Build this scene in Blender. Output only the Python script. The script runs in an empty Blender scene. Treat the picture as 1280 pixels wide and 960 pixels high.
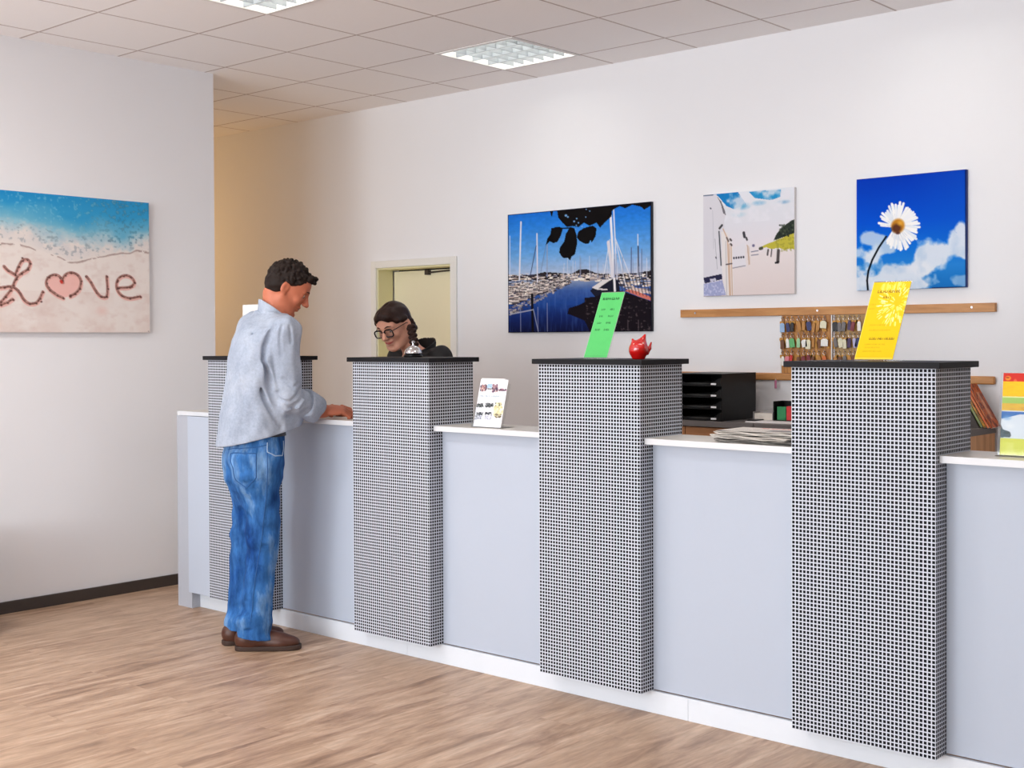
import bpy, bmesh, math, random
import numpy as np
from mathutils import Vector, Matrix
from mathutils.bvhtree import BVHTree

random.seed(7)
C = bpy.context.scene.collection
PI = math.pi
LOC = {}                                   # world position of every thing's base

# ------------------------------------------------------------------ colour / materials
def lin(c):
    c = np.asarray(c, float) / 255.0
    return np.where(c <= 0.04045, c / 12.92, ((c + 0.055) / 1.055) ** 2.4)

def col(r, g, b):
    v = lin((r, g, b)); return (float(v[0]), float(v[1]), float(v[2]), 1.0)

def new_mat(name):
    m = bpy.data.materials.new(name); m.use_nodes = True
    nt = m.node_tree; b = nt.nodes['Principled BSDF']
    return m, nt, b

def N(nt, kind, **kw):
    n = nt.nodes.new(kind)
    for k, v in kw.items(): setattr(n, k, v)
    return n

def math_node(nt, op, a, b=None, c=None):
    n = N(nt, 'ShaderNodeMath', operation=op)
    for i, v in enumerate((a, b, c)):
        if v is None: continue
        if isinstance(v, (int, float)): n.inputs[i].default_value = v
        else: nt.links.new(v, n.inputs[i])
    return n.outputs[0]

def mixc(nt, fac, a, b, blend='MIX'):
    n = N(nt, 'ShaderNodeMix', data_type='RGBA', blend_type=blend)
    for s, v in ((0, fac), (6, a), (7, b)):
        if isinstance(v, (int, float, tuple)): n.inputs[s].default_value = v
        else: nt.links.new(v, n.inputs[s])
    return n.outputs[2]

def plain(name, c, rough=0.5, metal=0.0, spec=0.5, noise=0.0, nscale=60.0, bump=0.0, bscale=200.0, coat=0.0, sss=0.0):
    """a surface of one colour with faint mottling and a fine bump"""
    m, nt, b = new_mat(name)
    b.inputs['Roughness'].default_value = rough
    b.inputs['Metallic'].default_value = metal
    b.inputs['Specular IOR Level'].default_value = spec
    b.inputs['Coat Weight'].default_value = coat
    if sss:
        b.inputs['Subsurface Weight'].default_value = sss
        b.inputs['Subsurface Radius'].default_value = (0.012, 0.005, 0.003)
    rgba = col(*c)
    tc = N(nt, 'ShaderNodeTexCoord')
    nz = N(nt, 'ShaderNodeTexNoise'); nz.inputs['Scale'].default_value = nscale; nz.inputs['Detail'].default_value = 4
    nt.links.new(tc.outputs['Object'], nz.inputs['Vector'])
    d = tuple(x * (1 - noise) for x in rgba[:3]) + (1,)
    l = tuple(min(1, x * (1 + noise)) for x in rgba[:3]) + (1,)
    nt.links.new(mixc(nt, nz.outputs['Fac'], d, l), b.inputs['Base Color'])
    if bump:
        n2 = N(nt, 'ShaderNodeTexNoise'); n2.inputs['Scale'].default_value = bscale; n2.inputs['Detail'].default_value = 3
        nt.links.new(tc.outputs['Object'], n2.inputs['Vector'])
        bp = N(nt, 'ShaderNodeBump'); bp.inputs['Strength'].default_value = bump; bp.inputs['Distance'].default_value = 0.003
        nt.links.new(n2.outputs['Fac'], bp.inputs['Height']); nt.links.new(bp.outputs['Normal'], b.inputs['Normal'])
    return m

def emis(name, c, strength):
    m, nt, b = new_mat(name)
    b.inputs['Base Color'].default_value = col(*c)
    b.inputs['Emission Color'].default_value = col(*c)
    b.inputs['Emission Strength'].default_value = strength
    return m

def printed(name, rough=0.45, spec=0.3):
    """reads the print that the script draws into the mesh's colour attribute"""
    m, nt, b = new_mat(name)
    a = N(nt, 'ShaderNodeAttribute', attribute_name='print')
    nt.links.new(a.outputs['Color'], b.inputs['Base Color'])
    b.inputs['Roughness'].default_value = rough
    b.inputs['Specular IOR Level'].default_value = spec
    return m

def wood(name, c1, c2, axis='X', scale=6.0, rough=0.45):
    m, nt, b = new_mat(name)
    tc = N(nt, 'ShaderNodeTexCoord'); mp = N(nt, 'ShaderNodeMapping')
    s = {'X': (0.12, 1, 1), 'Y': (1, 0.12, 1), 'Z': (1, 1, 0.12)}[axis]
    mp.inputs['Scale'].default_value = s
    nt.links.new(tc.outputs['Object'], mp.inputs['Vector'])
    nz = N(nt, 'ShaderNodeTexNoise'); nz.inputs['Scale'].default_value = scale * 8; nz.inputs['Detail'].default_value = 6
    nz.inputs['Distortion'].default_value = 0.6
    nt.links.new(mp.outputs[0], nz.inputs['Vector'])
    cr = N(nt, 'ShaderNodeValToRGB'); cr.color_ramp.elements[0].position = 0.32; cr.color_ramp.elements[1].position = 0.68
    cr.color_ramp.elements[0].color = col(*c1); cr.color_ramp.elements[1].color = col(*c2)
    nt.links.new(nz.outputs['Fac'], cr.inputs[0]); nt.links.new(cr.outputs[0], b.inputs['Base Color'])
    b.inputs['Roughness'].default_value = rough
    return m

# ------------------------------------------------------------------ objects
def tag(o, label=None, cat=None, group=None, kind=None):
    if label: o['label'] = label
    if cat: o['category'] = cat
    if group: o['group'] = group
    if kind: o['kind'] = kind
    return o

def thing(name, loc, label, cat, group=None):
    o = bpy.data.objects.new(name, None); C.objects.link(o)
    o.location = loc; o.empty_display_size = 0.05
    LOC[o.name] = Vector(loc)
    return tag(o, label, cat, group)

def root_loc(o):
    while o.parent: o = o.parent
    return LOC.get(o.name, Vector((0, 0, 0)))

def link(name, me, m, parent=None, smooth=False, label=None):
    for mm in (m if isinstance(m, (list, tuple)) else [m]): me.materials.append(mm)
    if smooth:
        me.polygons.foreach_set('use_smooth', [True] * len(me.polygons))
    o = bpy.data.objects.new(name, me); C.objects.link(o)
    if parent is not None:
        off = root_loc(parent)
        if off.length: me.transform(Matrix.Translation(-off))
        o.parent = parent
    else:
        LOC[o.name] = Vector((0, 0, 0))
    if label: o['label'] = label
    return o

def obj(name, bm, m, parent=None, smooth=False, bevel=0.0, label=None, seg=2):
    if bevel:
        es = [e for e in bm.edges if len(e.link_faces) == 2 and e.calc_face_angle(0) > 0.6]
        if es: bmesh.ops.bevel(bm, geom=es, offset=bevel, segments=seg, profile=0.5, affect='EDGES', clamp_overlap=True)
    me = bpy.data.meshes.new(name); bm.normal_update(); bm.to_mesh(me); bm.free()
    o = link(name, me, m, parent, smooth, label)
    if smooth: me.set_sharp_from_angle(angle=0.7)
    return o

def from_pydata(name, v, f, m, parent=None, smooth=True, label=None):
    me = bpy.data.meshes.new(name)
    me.from_pydata(v if isinstance(v, list) else v.tolist(), [], f if isinstance(f, list) else f.tolist()); me.update()
    return link(name, me, m, parent, smooth, label)

def struct(o):
    o['kind'] = 'structure'; return o

def copy_tree(o, parent=None):
    c = o.copy(); C.objects.link(c)
    if parent is not None: c.parent = parent
    for ch in list(o.children): copy_tree(ch, c)
    return c

def dup(o, loc, label, rz=None, group=None):
    c = copy_tree(o); c.location = loc; LOC[c.name] = Vector(loc)
    if rz is not None: c.rotation_euler[2] = rz
    c['label'] = label
    if group: c['group'] = group
    return c

# ------------------------------------------------------------------ bmesh shapes
def B(): return bmesh.new()

def box(bm, x0, x1, y0, y1, z0, z1, M=None):
    r = bmesh.ops.create_cube(bm, size=1.0)['verts']
    bmesh.ops.scale(bm, vec=(x1 - x0, y1 - y0, z1 - z0), verts=r)
    bmesh.ops.translate(bm, vec=((x0 + x1) / 2, (y0 + y1) / 2, (z0 + z1) / 2), verts=r)
    if M is not None: bmesh.ops.transform(bm, matrix=M, verts=r)
    return bm

def tube(bm, pts, r, n=8, closed=False, cap=True):
    pts = [Vector(p) for p in pts]; k = len(pts); rings = []
    rr = r if isinstance(r, (list, tuple)) else [r] * k
    up = None
    for i, p in enumerate(pts):
        a = pts[(i - 1) % k] if (closed or i) else p
        b = pts[(i + 1) % k] if (closed or i < k - 1) else p
        t = (b - a).normalized()
        if up is None:
            up = Vector((0, 0, 1)) if abs(t.z) < 0.9 else Vector((1, 0, 0))
        u = (up - t * up.dot(t))
        if u.length < 1e-5: u = t.orthogonal()
        u.normalize(); w = t.cross(u); up = u
        rings.append([bm.verts.new(p + (u * math.cos(2 * PI * j / n) + w * math.sin(2 * PI * j / n)) * rr[i]) for j in range(n)])
    for i in range(k if closed else k - 1):
        A, D = rings[i], rings[(i + 1) % k]
        for j in range(n): bm.faces.new((A[j], A[(j + 1) % n], D[(j + 1) % n], D[j]))
    if cap and not closed:
        bm.faces.new(rings[0][::-1]); bm.faces.new(rings[-1])
    return bm

def lathe(bm, prof, c=(0, 0, 0), n=32):
    c = Vector(c); rings = []
    for (r, z) in prof:
        if r < 1e-6: rings.append([bm.verts.new(c + Vector((0, 0, z)))])
        else: rings.append([bm.verts.new(c + Vector((r * math.cos(2 * PI * j / n), r * math.sin(2 * PI * j / n), z))) for j in range(n)])
    for A, D in zip(rings, rings[1:]):
        for j in range(n):
            a, b2 = A[j % len(A)], A[(j + 1) % len(A)]; d, e = D[j % len(D)], D[(j + 1) % len(D)]
            f = []
            for v in (a, b2, e, d):
                if v not in f: f.append(v)
            if len(f) > 2: bm.faces.new(f)
    if len(rings[0]) > 1: bm.faces.new(rings[0][::-1])
    if len(rings[-1]) > 1: bm.faces.new(rings[-1])
    return bm

def prism(bm, poly, d, M=None):
    """poly in local x,z extruded along +y by d"""
    a = [bm.verts.new((x, 0, z)) for x, z in poly]; b = [bm.verts.new((x, d, z)) for x, z in poly]
    n = len(poly)
    bm.faces.new(a); bm.faces.new(b[::-1])
    for i in range(n): bm.faces.new((a[i], b[i], b[(i + 1) % n], a[(i + 1) % n]))
    if M is not None: bmesh.ops.transform(bm, matrix=M, verts=a + b)
    return bm

def sphere(bm, c, r, u=20, v=12, sc=(1, 1, 1)):
    vs = bmesh.ops.create_uvsphere(bm, u_segments=u, v_segments=v, radius=r)['verts']
    bmesh.ops.scale(bm, vec=sc, verts=vs); bmesh.ops.translate(bm, vec=c, verts=vs)
    return bm

# ------------------------------------------------------------------ prints (drawn into a colour attribute)
class Canvas:
    def __init__(s, w, h, quad=None, base=(255, 255, 255), quv=((0, 0), (1, 0), (1, 1), (0, 1))):
        s.w, s.h = w, h
        s.a = np.ones((h, w, 3)) * np.array(base, float)
        s.X, s.Y = np.meshgrid((np.arange(w) + .5) / w, (np.arange(h) + .5) / h)
        s.H = None
        if quad:                                # drawing units -> print, four corners TL TR BR BL
            A = []; bb = []
            for (x, y), (u, v) in zip(quad, quv):
                A.append([x, y, 1, 0, 0, 0, -u * x, -u * y]); bb.append(u)
                A.append([0, 0, 0, x, y, 1, -v * x, -v * y]); bb.append(v)
            s.H = np.append(np.linalg.solve(np.array(A), np.array(bb)), 1).reshape(3, 3)
        s.rng = np.random.default_rng(3)
    def uv(s, pts):
        p = np.array(pts, float).reshape(-1, 2)
        if s.H is None: return p
        q = np.c_[p, np.ones(len(p))] @ s.H.T
        return q[:, :2] / q[:, 2:]
    def put(s, m, c, al=1.0):
        m = np.asarray(m, float)[..., None] * al
        s.a = s.a * (1 - m) + np.array(c, float) * m
    def grad(s, stops):
        t = s.Y; ks = [k for k, _ in stops]
        for i in range(3): s.a[..., i] = np.interp(t, ks, [c[i] for _, c in stops])
    def noise(s, fx, fy, seed=0, oct=4):
        r = np.random.default_rng(seed); o = np.zeros((s.h, s.w)); amp = 1; tot = 0
        for k in range(oct):
            nx, ny = int(fx * 2 ** k) + 2, int(fy * 2 ** k) + 2
            g = r.random((ny + 1, nx + 1)); x = s.X * (nx - 1); y = s.Y * (ny - 1)
            i = x.astype(int); j = y.astype(int); fx_ = x - i; fy_ = y - j
            fx_ = fx_ * fx_ * (3 - 2 * fx_); fy_ = fy_ * fy_ * (3 - 2 * fy_)
            o += amp * ((g[j, i] * (1 - fx_) + g[j, i + 1] * fx_) * (1 - fy_) + (g[j + 1, i] * (1 - fx_) + g[j + 1, i + 1] * fx_) * fy_)
            tot += amp; amp *= .5
        return o / tot
    def poly(s, pts, c, al=1.0):
        p = s.uv(pts); m = np.zeros((s.h, s.w), bool); n = len(p)
        for i in range(n):
            (x1, y1), (x2, y2) = p[i], p[(i + 1) % n]
            if y1 == y2: continue
            m ^= ((y1 > s.Y) != (y2 > s.Y)) & (s.X < (x2 - x1) * (s.Y - y1) / (y2 - y1) + x1)
        s.put(m, c, al)
    def line(s, pts, wd, c, al=1.0, asp=None):
        """wd: width as a share of the print's height"""
        p = s.uv(pts); asp = asp or s.w / s.h; best = np.full((s.h, s.w), 9.0)
        for (x1, y1), (x2, y2) in zip(p, p[1:]):
            ax, ay, bx, by = x1 * asp, y1, x2 * asp, y2
            X, Y = s.X * asp, s.Y; L = (bx - ax) ** 2 + (by - ay) ** 2 + 1e-12
            t = np.clip(((X - ax) * (bx - ax) + (Y - ay) * (by - ay)) / L, 0, 1)
            best = np.minimum(best, np.hypot(X - ax - t * (bx - ax), Y - ay - t * (by - ay)))
        s.put(np.clip((wd / 2 - best) * s.h + .5, 0, 1), c, al)
    def blob(s, x, y, rx, ry, c, al=1.0, soft=0.3, rot=0):
        (u, v), (u2, v2) = s.uv([(x, y), (x + rx, y + ry)]); a = abs(u2 - u); b = abs(v2 - v)
        dx, dy = s.X - u, s.Y - v; cr, sr = math.cos(rot), math.sin(rot)
        r = np.hypot((dx * cr + dy * sr) / a, (-dx * sr + dy * cr) / b)
        s.put(np.clip((1 - r) / soft, 0, 1), c, al)
    def text_marks(s, x0, x1, y, hgt, c, seed=0, al=1.0):
        """a row of small dark marks: print too small to be read"""
        r = random.Random(seed); x = x0
        while x < x1:
            w = r.uniform(.35, .9) * hgt
            k = r.random()
            s.line([(x, y - hgt * (.5 if k > .4 else .3)), (x, y + hgt * .45)], hgt_v(s, hgt) * .28, c, al)
            if k > .3: s.line([(x, y + (.4 if k > .6 else -.2) * hgt), (x + w * .6, y + (.4 if k > .6 else 0) * hgt)], hgt_v(s, hgt) * .25, c, al)
            x += w

def hgt_v(s, hgt):
    p = s.uv([(0, 0), (0, hgt)]); return abs(p[1][1] - p[0][1])

def print_face(name, cv, P00, PU, PV, m, parent, label=None):
    """a printed sheet: grid of vertices carrying the canvas; P00 top left corner, PU along the top, PV down the side"""
    w, h = cv.w, cv.h
    u = np.linspace(0, 1, w); v = np.linspace(0, 1, h)
    P00, PU, PV = (np.array(k, float) for k in (P00, PU, PV))
    co = (P00 + u[None, :, None] * PU + v[:, None, None] * PV).reshape(-1, 3)
    i = np.arange((h - 1) * (w - 1)); r = i // (w - 1); c = i % (w - 1); k = r * w + c
    f = np.stack([k, k + w, k + w + 1, k + 1], 1)
    me = bpy.data.meshes.new(name)
    me.vertices.add(w * h); me.vertices.foreach_set('co', co.ravel())
    me.loops.add(len(f) * 4); me.loops.foreach_set('vertex_index', f.ravel())
    me.polygons.add(len(f)); me.polygons.foreach_set('loop_start', np.arange(0, len(f) * 4, 4)); me.polygons.foreach_set('loop_total', np.full(len(f), 4))
    me.update(calc_edges=True)
    at = me.color_attributes.new('print', 'FLOAT_COLOR', 'POINT')
    rgba = np.ones((w * h, 4)); rgba[:, :3] = lin(np.clip(cv.a, 0, 255)).reshape(-1, 3)
    at.data.foreach_set('color', rgba.ravel())
    return link(name, me, m, parent, False, label)

# ------------------------------------------------------------------ smooth solids (distance fields meshed on a grid)
class Field:
    def __init__(s, lo, hi, vs):
        s.lo = np.array(lo, float); s.vs = vs
        s.n = np.ceil((np.array(hi, float) - s.lo) / vs).astype(int) + 1
        s.d = np.full(tuple(s.n), 0.5, np.float32)
    def _sl(s, lo, hi):
        a = np.clip(np.floor((np.array(lo) - s.lo) / s.vs).astype(int), 0, s.n - 1)
        b = np.clip(np.ceil((np.array(hi) - s.lo) / s.vs).astype(int) + 1, 0, s.n)
        b = np.maximum(b, a + 1)
        sl = tuple(slice(int(i), int(j)) for i, j in zip(a, b))
        g = [(s.lo[i] + s.vs * np.arange(a[i], b[i])).astype(np.float32) for i in range(3)]
        return sl, g[0][:, None, None], g[1][None, :, None], g[2][None, None, :]
    def _join(s, sl, d, k, op):
        o = s.d[sl]
        if op == 'sub':
            h = np.maximum(k - np.abs(o + d), 0) / k if k else 0
            s.d[sl] = np.maximum(o, -d) + (h * h * k * .25 if k else 0)
        elif op == 'and':
            s.d[sl] = np.maximum(o, d)
        else:
            h = np.maximum(k - np.abs(o - d), 0) / k if k else 0
            s.d[sl] = np.minimum(o, d) - (h * h * k * .25 if k else 0)
    def cap(s, a, b, r1, r2=None, k=0.02, op='add'):
        r2 = r1 if r2 is None else r2; a = np.array(a, float); b = np.array(b, float); R = max(r1, r2) + max(k, .01) + .02
        sl, X, Y, Z = s._sl(np.minimum(a, b) - R, np.maximum(a, b) + R)
        ba = b - a; L = float(ba @ ba) + 1e-12
        px, py, pz = X - a[0], Y - a[1], Z - a[2]
        h = np.clip((px * ba[0] + py * ba[1] + pz * ba[2]) / L, 0, 1)
        d = np.sqrt((px - ba[0] * h) ** 2 + (py - ba[1] * h) ** 2 + (pz - ba[2] * h) ** 2) - (r1 + (r2 - r1) * h)
        s._join(sl, d, k, op); return s
    def ell(s, c, r, rot=None, k=0.02, op='add', e=2.0):
        c = np.array(c, float); r = np.array(r, float); R = float(r.max()) + max(k, .01) + .02
        sl, X, Y, Z = s._sl(c - R, c + R)
        M = np.eye(3) if rot is None else np.array(rot)
        x, y, z = X - c[0], Y - c[1], Z - c[2]
        q = [(x * M[i][0] + y * M[i][1] + z * M[i][2]) for i in range(3)]
        if e == 2.0:
            k0 = np.sqrt(sum((q[i] / r[i]) ** 2 for i in range(3))); k1 = np.sqrt(sum((q[i] / r[i] ** 2) ** 2 for i in range(3))) + 1e-9
            d = k0 * (k0 - 1) / k1
        else:
            k0 = sum(np.abs(q[i] / r[i]) ** e for i in range(3)) ** (1 / e); d = (k0 - 1) * float(r.min())
        s._join(sl, d, k, op); return s
    def loft(s, frame, rows, k=0.02, op='add', e=2.4):
        """rows: (z, a, b, wa, wb): ellipse centred at a (right), b (forward) with half widths wa, wb; frame: (origin xy, right xy, forward xy)"""
        rows = sorted(rows); z = np.array([r[0] for r in rows]); o, rt, fw = (np.array(q, float) for q in frame)
        c = np.array([o + rt * r[1] + fw * r[2] for r in rows]); R = max(max(r[3], r[4]) for r in rows) + .08
        sl, X, Y, Z = s._sl((c[:, 0].min() - R, c[:, 1].min() - R, z[0] - .06), (c[:, 0].max() + R, c[:, 1].max() + R, z[-1] + .06))
        zz = Z.ravel(); ip = lambda i: np.interp(zz, z, [r[i] for r in rows])[None, None, :]
        A = (X - o[0]) * rt[0] + (Y - o[1]) * rt[1] - ip(1); Bq = (X - o[0]) * fw[0] + (Y - o[1]) * fw[1] - ip(2)
        wa, wb = ip(3), ip(4)
        q = (np.abs(A / wa) ** e + np.abs(Bq / wb) ** e) ** (1 / e)
        d = (q - 1) * np.minimum(wa, wb)
        dz = np.maximum(z[0] - Z, Z - z[-1])
        d = np.maximum(d, dz).astype(np.float32)
        s._join(sl, d, k, op); return s
    def disp(s, fn, band=0.03):
        i = np.nonzero(np.abs(s.d) < band)
        P = s.lo + s.vs * np.stack(i, 1)
        s.d[i] += fn(P[:, 0], P[:, 1], P[:, 2]).astype(np.float32); return s
    def cut(s, p, n):
        """drop everything on the side of point p that normal n points to"""
        p = np.array(p, float); n = np.array(n, float); n /= np.linalg.norm(n)
        sl, X, Y, Z = s._sl(s.lo, s.lo + s.vs * s.n)
        s.d = np.maximum(s.d, ((X - p[0]) * n[0] + (Y - p[1]) * n[1] + (Z - p[2]) * n[2]).astype(np.float32)); return s
    def mesh(s):
        d = s.d; d[0], d[-1] = .5, .5; d[:, 0], d[:, -1] = .5, .5; d[:, :, 0], d[:, :, -1] = .5, .5
        I = d < 0; cnt = np.zeros(tuple(s.n - 1), np.int8)
        cor = [(a, b, c) for a in (0, 1) for b in (0, 1) for c in (0, 1)]
        sh = lambda o, A: A[o[0]:A.shape[0] - 1 + o[0], o[1]:A.shape[1] - 1 + o[1], o[2]:A.shape[2] - 1 + o[2]]
        for o in cor: cnt += sh(o, I)
        act = (cnt > 0) & (cnt < 8); ii = np.stack(np.nonzero(act), 1)
        V = {o: d[ii[:, 0] + o[0], ii[:, 1] + o[1], ii[:, 2] + o[2]] for o in cor}
        acc = np.zeros((len(ii), 3)); n = np.zeros(len(ii))
        for o in cor:
            for ax in range(3):
                if o[ax]: continue
                p = list(o); p[ax] = 1; a, b = V[o], V[tuple(p)]
                m = (a < 0) != (b < 0); t = np.where(m, a / np.where(m, a - b, 1), 0)
                q = np.array(o, float)[None, :].repeat(len(ii), 0); q[:, ax] = t
                acc[m] += q[m]; n += m
        v = s.lo + s.vs * (ii + acc / n[:, None])
        idx = np.full(act.shape, -1, np.int32); idx[act] = np.arange(len(ii))
        F = []
        for ax in range(3):
            o = [slice(1, -1)] * 3; o[ax] = slice(0, -1); p = list(o); p[ax] = slice(1, None)
            A, Bq = I[tuple(o)], I[tuple(p)]; e = np.stack(np.nonzero(A != Bq), 1); fl = A[tuple(e.T)]
            for q in range(3):
                if q != ax: e[:, q] += 1
            u, w = [(1, 2), (2, 0), (0, 1)][ax]
            def at(du, dw):
                t = e.copy(); t[:, u] -= du; t[:, w] -= dw; return idx[t[:, 0], t[:, 1], t[:, 2]]
            f = np.stack([at(1, 1), at(0, 1), at(0, 0), at(1, 0)], 1)
            f[~fl] = f[~fl][:, ::-1]; F.append(f)
        return v, np.concatenate(F)

def field_obj(name, F, m, parent=None, label=None):
    v, f = F.mesh()
    me = bpy.data.meshes.new(name)
    me.vertices.add(len(v)); me.vertices.foreach_set('co', v.ravel())
    me.loops.add(len(f) * 4); me.loops.foreach_set('vertex_index', f.ravel())
    me.polygons.add(len(f)); me.polygons.foreach_set('loop_start', np.arange(0, len(f) * 4, 4)); me.polygons.foreach_set('loop_total', np.full(len(f), 4))
    me.update(calc_edges=True); me.validate()
    return link(name, me, m, parent, True, label)

def wobble(seed, freq, amp, stretch=(1, 1, 1), n=6):
    r = np.random.default_rng(seed); D = r.normal(size=(n, 3)); D /= np.linalg.norm(D, axis=1)[:, None]
    D = D * np.array(stretch) * freq * r.uniform(.6, 1.4, (n, 1)); ph = r.uniform(0, 6.28, n)
    return lambda x, y, z: amp / n ** .5 * sum(np.sin(x * a + y * b + z * c + p) for (a, b, c), p in zip(D, ph))
# ================================================================== materials
CEIL = 3.145
GX, GY, GS = -5.82, 4.609, 0.6                      # ceiling grid

def ceiling_mat():
    m, nt, b = new_mat('mineral_fibre_tiles')
    tc = N(nt, 'ShaderNodeTexCoord'); sp = N(nt, 'ShaderNodeSeparateXYZ'); nt.links.new(tc.outputs['Object'], sp.inputs[0])
    ds = []
    for o, g in ((sp.outputs[0], GX), (sp.outputs[1], GY)):
        t = math_node(nt, 'FRACT', math_node(nt, 'DIVIDE', math_node(nt, 'SUBTRACT', o, g - 60.0), GS))
        ds.append(math_node(nt, 'MINIMUM', t, math_node(nt, 'SUBTRACT', 1.0, t)))
    d = math_node(nt, 'MINIMUM', ds[0], ds[1])
    ln = math_node(nt, 'LESS_THAN', d, 0.0105)
    nz = N(nt, 'ShaderNodeTexNoise'); nz.inputs['Scale'].default_value = 90; nz.inputs['Detail'].default_value = 5
    nt.links.new(tc.outputs['Object'], nz.inputs['Vector'])
    base = mixc(nt, nz.outputs['Fac'], col(250, 246, 246), col(254, 252, 252))
    nt.links.new(mixc(nt, ln, base, col(196, 184, 180)), b.inputs['Base Color'])
    b.inputs['Roughness'].default_value = 0.95; b.inputs['Specular IOR Level'].default_value = 0.1
    bp = N(nt, 'ShaderNodeBump'); bp.inputs['Strength'].default_value = 0.15; bp.inputs['Distance'].default_value = 0.002
    nt.links.new(nz.outputs['Fac'], bp.inputs['Height']); nt.links.new(bp.outputs[0], b.inputs['Normal'])
    return m

def floor_mat():
    m, nt, b = new_mat('oak_look_planks')
    tc = N(nt, 'ShaderNodeTexCoord'); mp = N(nt, 'ShaderNodeMapping')
    mp.inputs['Rotation'].default_value = (0, 0, PI / 2)
    nt.links.new(tc.outputs['Object'], mp.inputs['Vector'])
    br = N(nt, 'ShaderNodeTexBrick'); br.offset = 0.37
    nt.links.new(mp.outputs[0], br.inputs['Vector'])
    br.inputs['Scale'].default_value = 1.0; br.inputs['Brick Width'].default_value = 1.25; br.inputs['Row Height'].default_value = 0.152
    br.inputs['Mortar Size'].default_value = 0.0008; br.inputs['Bias'].default_value = 0.0
    br.inputs['Color1'].default_value = (0, 0, 0, 1); br.inputs['Color2'].default_value = (1, 1, 1, 1); br.inputs['Mortar'].default_value = (.25, .25, .25, 1)
    # grain: long streaks along the planks, shifted from plank to plank
    sp = N(nt, 'ShaderNodeSeparateXYZ'); nt.links.new(tc.outputs['Object'], sp.inputs[0])
    cb = N(nt, 'ShaderNodeCombineXYZ')
    sep = N(nt, 'ShaderNodeSeparateColor'); nt.links.new(br.outputs['Color'], sep.inputs[0])
    nt.links.new(math_node(nt, 'MULTIPLY', sp.outputs[0], 9.0), cb.inputs[0])
    nt.links.new(math_node(nt, 'MULTIPLY', sp.outputs[1], 1.45), cb.inputs[1])
    nt.links.new(math_node(nt, 'MULTIPLY', sep.outputs[0], 3.0), cb.inputs[2])
    n1 = N(nt, 'ShaderNodeTexNoise'); n1.inputs['Scale'].default_value = 1.6; n1.inputs['Detail'].default_value = 6; n1.inputs['Roughness'].default_value = .62; n1.inputs['Distortion'].default_value = .5
    nt.links.new(cb.outputs[0], n1.inputs['Vector'])
    cr = N(nt, 'ShaderNodeValToRGB'); e = cr.color_ramp.elements
    e[0].position = 0.3; e[0].color = col(126, 97, 76)
    e[1].position = 0.7; e[1].color = col(212, 186, 162)
    k = e.new(0.43); k.color = col(166, 134, 109)
    k = e.new(0.56); k.color = col(193, 162, 136)
    nt.links.new(n1.outputs['Fac'], cr.inputs[0])
    # plank to plank tone
    tone = mixc(nt, math_node(nt, 'MULTIPLY', sep.outputs[0], 0.5), cr.outputs[0], col(188, 158, 132))
    # fine grain
    n2 = N(nt, 'ShaderNodeTexNoise'); n2.inputs['Scale'].default_value = 9; n2.inputs['Detail'].default_value = 4
    nt.links.new(cb.outputs[0], n2.inputs['Vector'])
    mr = N(nt, 'ShaderNodeMapRange'); mr.inputs[1].default_value = .3; mr.inputs[2].default_value = .7; mr.inputs[3].default_value = .86; mr.inputs[4].default_value = 1.1
    nt.links.new(n2.outputs['Fac'], mr.inputs[0])
    cc = N(nt, 'ShaderNodeCombineColor')
    for i in range(3): nt.links.new(mr.outputs[0], cc.inputs[i])
    nt.links.new(mixc(nt, 1.0, tone, cc.outputs[0], 'MULTIPLY'), b.inputs['Base Color'])
    b.inputs['Roughness'].default_value = 0.42; b.inputs['Specular IOR Level'].default_value = 0.45
    bp = N(nt, 'ShaderNodeBump'); bp.inputs['Strength'].default_value = 0.08; bp.inputs['Distance'].default_value = 0.002
    nt.links.new(n2.outputs['Fac'], bp.inputs['Height']); nt.links.new(bp.outputs[0], b.inputs['Normal'])
    return m

def tile_mat():
    m, nt, b = new_mat('small_black_squares_on_white')
    uv = N(nt, 'ShaderNodeUVMap'); uv.uv_map = 'tiles'
    sp = N(nt, 'ShaderNodeSeparateXYZ'); nt.links.new(uv.outputs[0], sp.inputs[0])
    ds = []
    for i in (0, 1):
        t = math_node(nt, 'FRACT', sp.outputs[i]); ds.append(math_node(nt, 'ABSOLUTE', math_node(nt, 'SUBTRACT', t, 0.5)))
    d = math_node(nt, 'MAXIMUM', ds[0], ds[1]); ins = math_node(nt, 'LESS_THAN', d, 0.345)
    nt.links.new(mixc(nt, ins, col(208, 213, 224), col(14, 16, 24)), b.inputs['Base Color'])
    b.inputs['Roughness'].default_value = 0.5; b.inputs['Specular IOR Level'].default_value = 0.1
    bp = N(nt, 'ShaderNodeBump'); bp.inputs['Strength'].default_value = 0.25; bp.inputs['Distance'].default_value = 0.001; bp.invert = True
    nt.links.new(ins, bp.inputs['Height']); nt.links.new(bp.outputs[0], b.inputs['Normal'])
    return m

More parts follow.
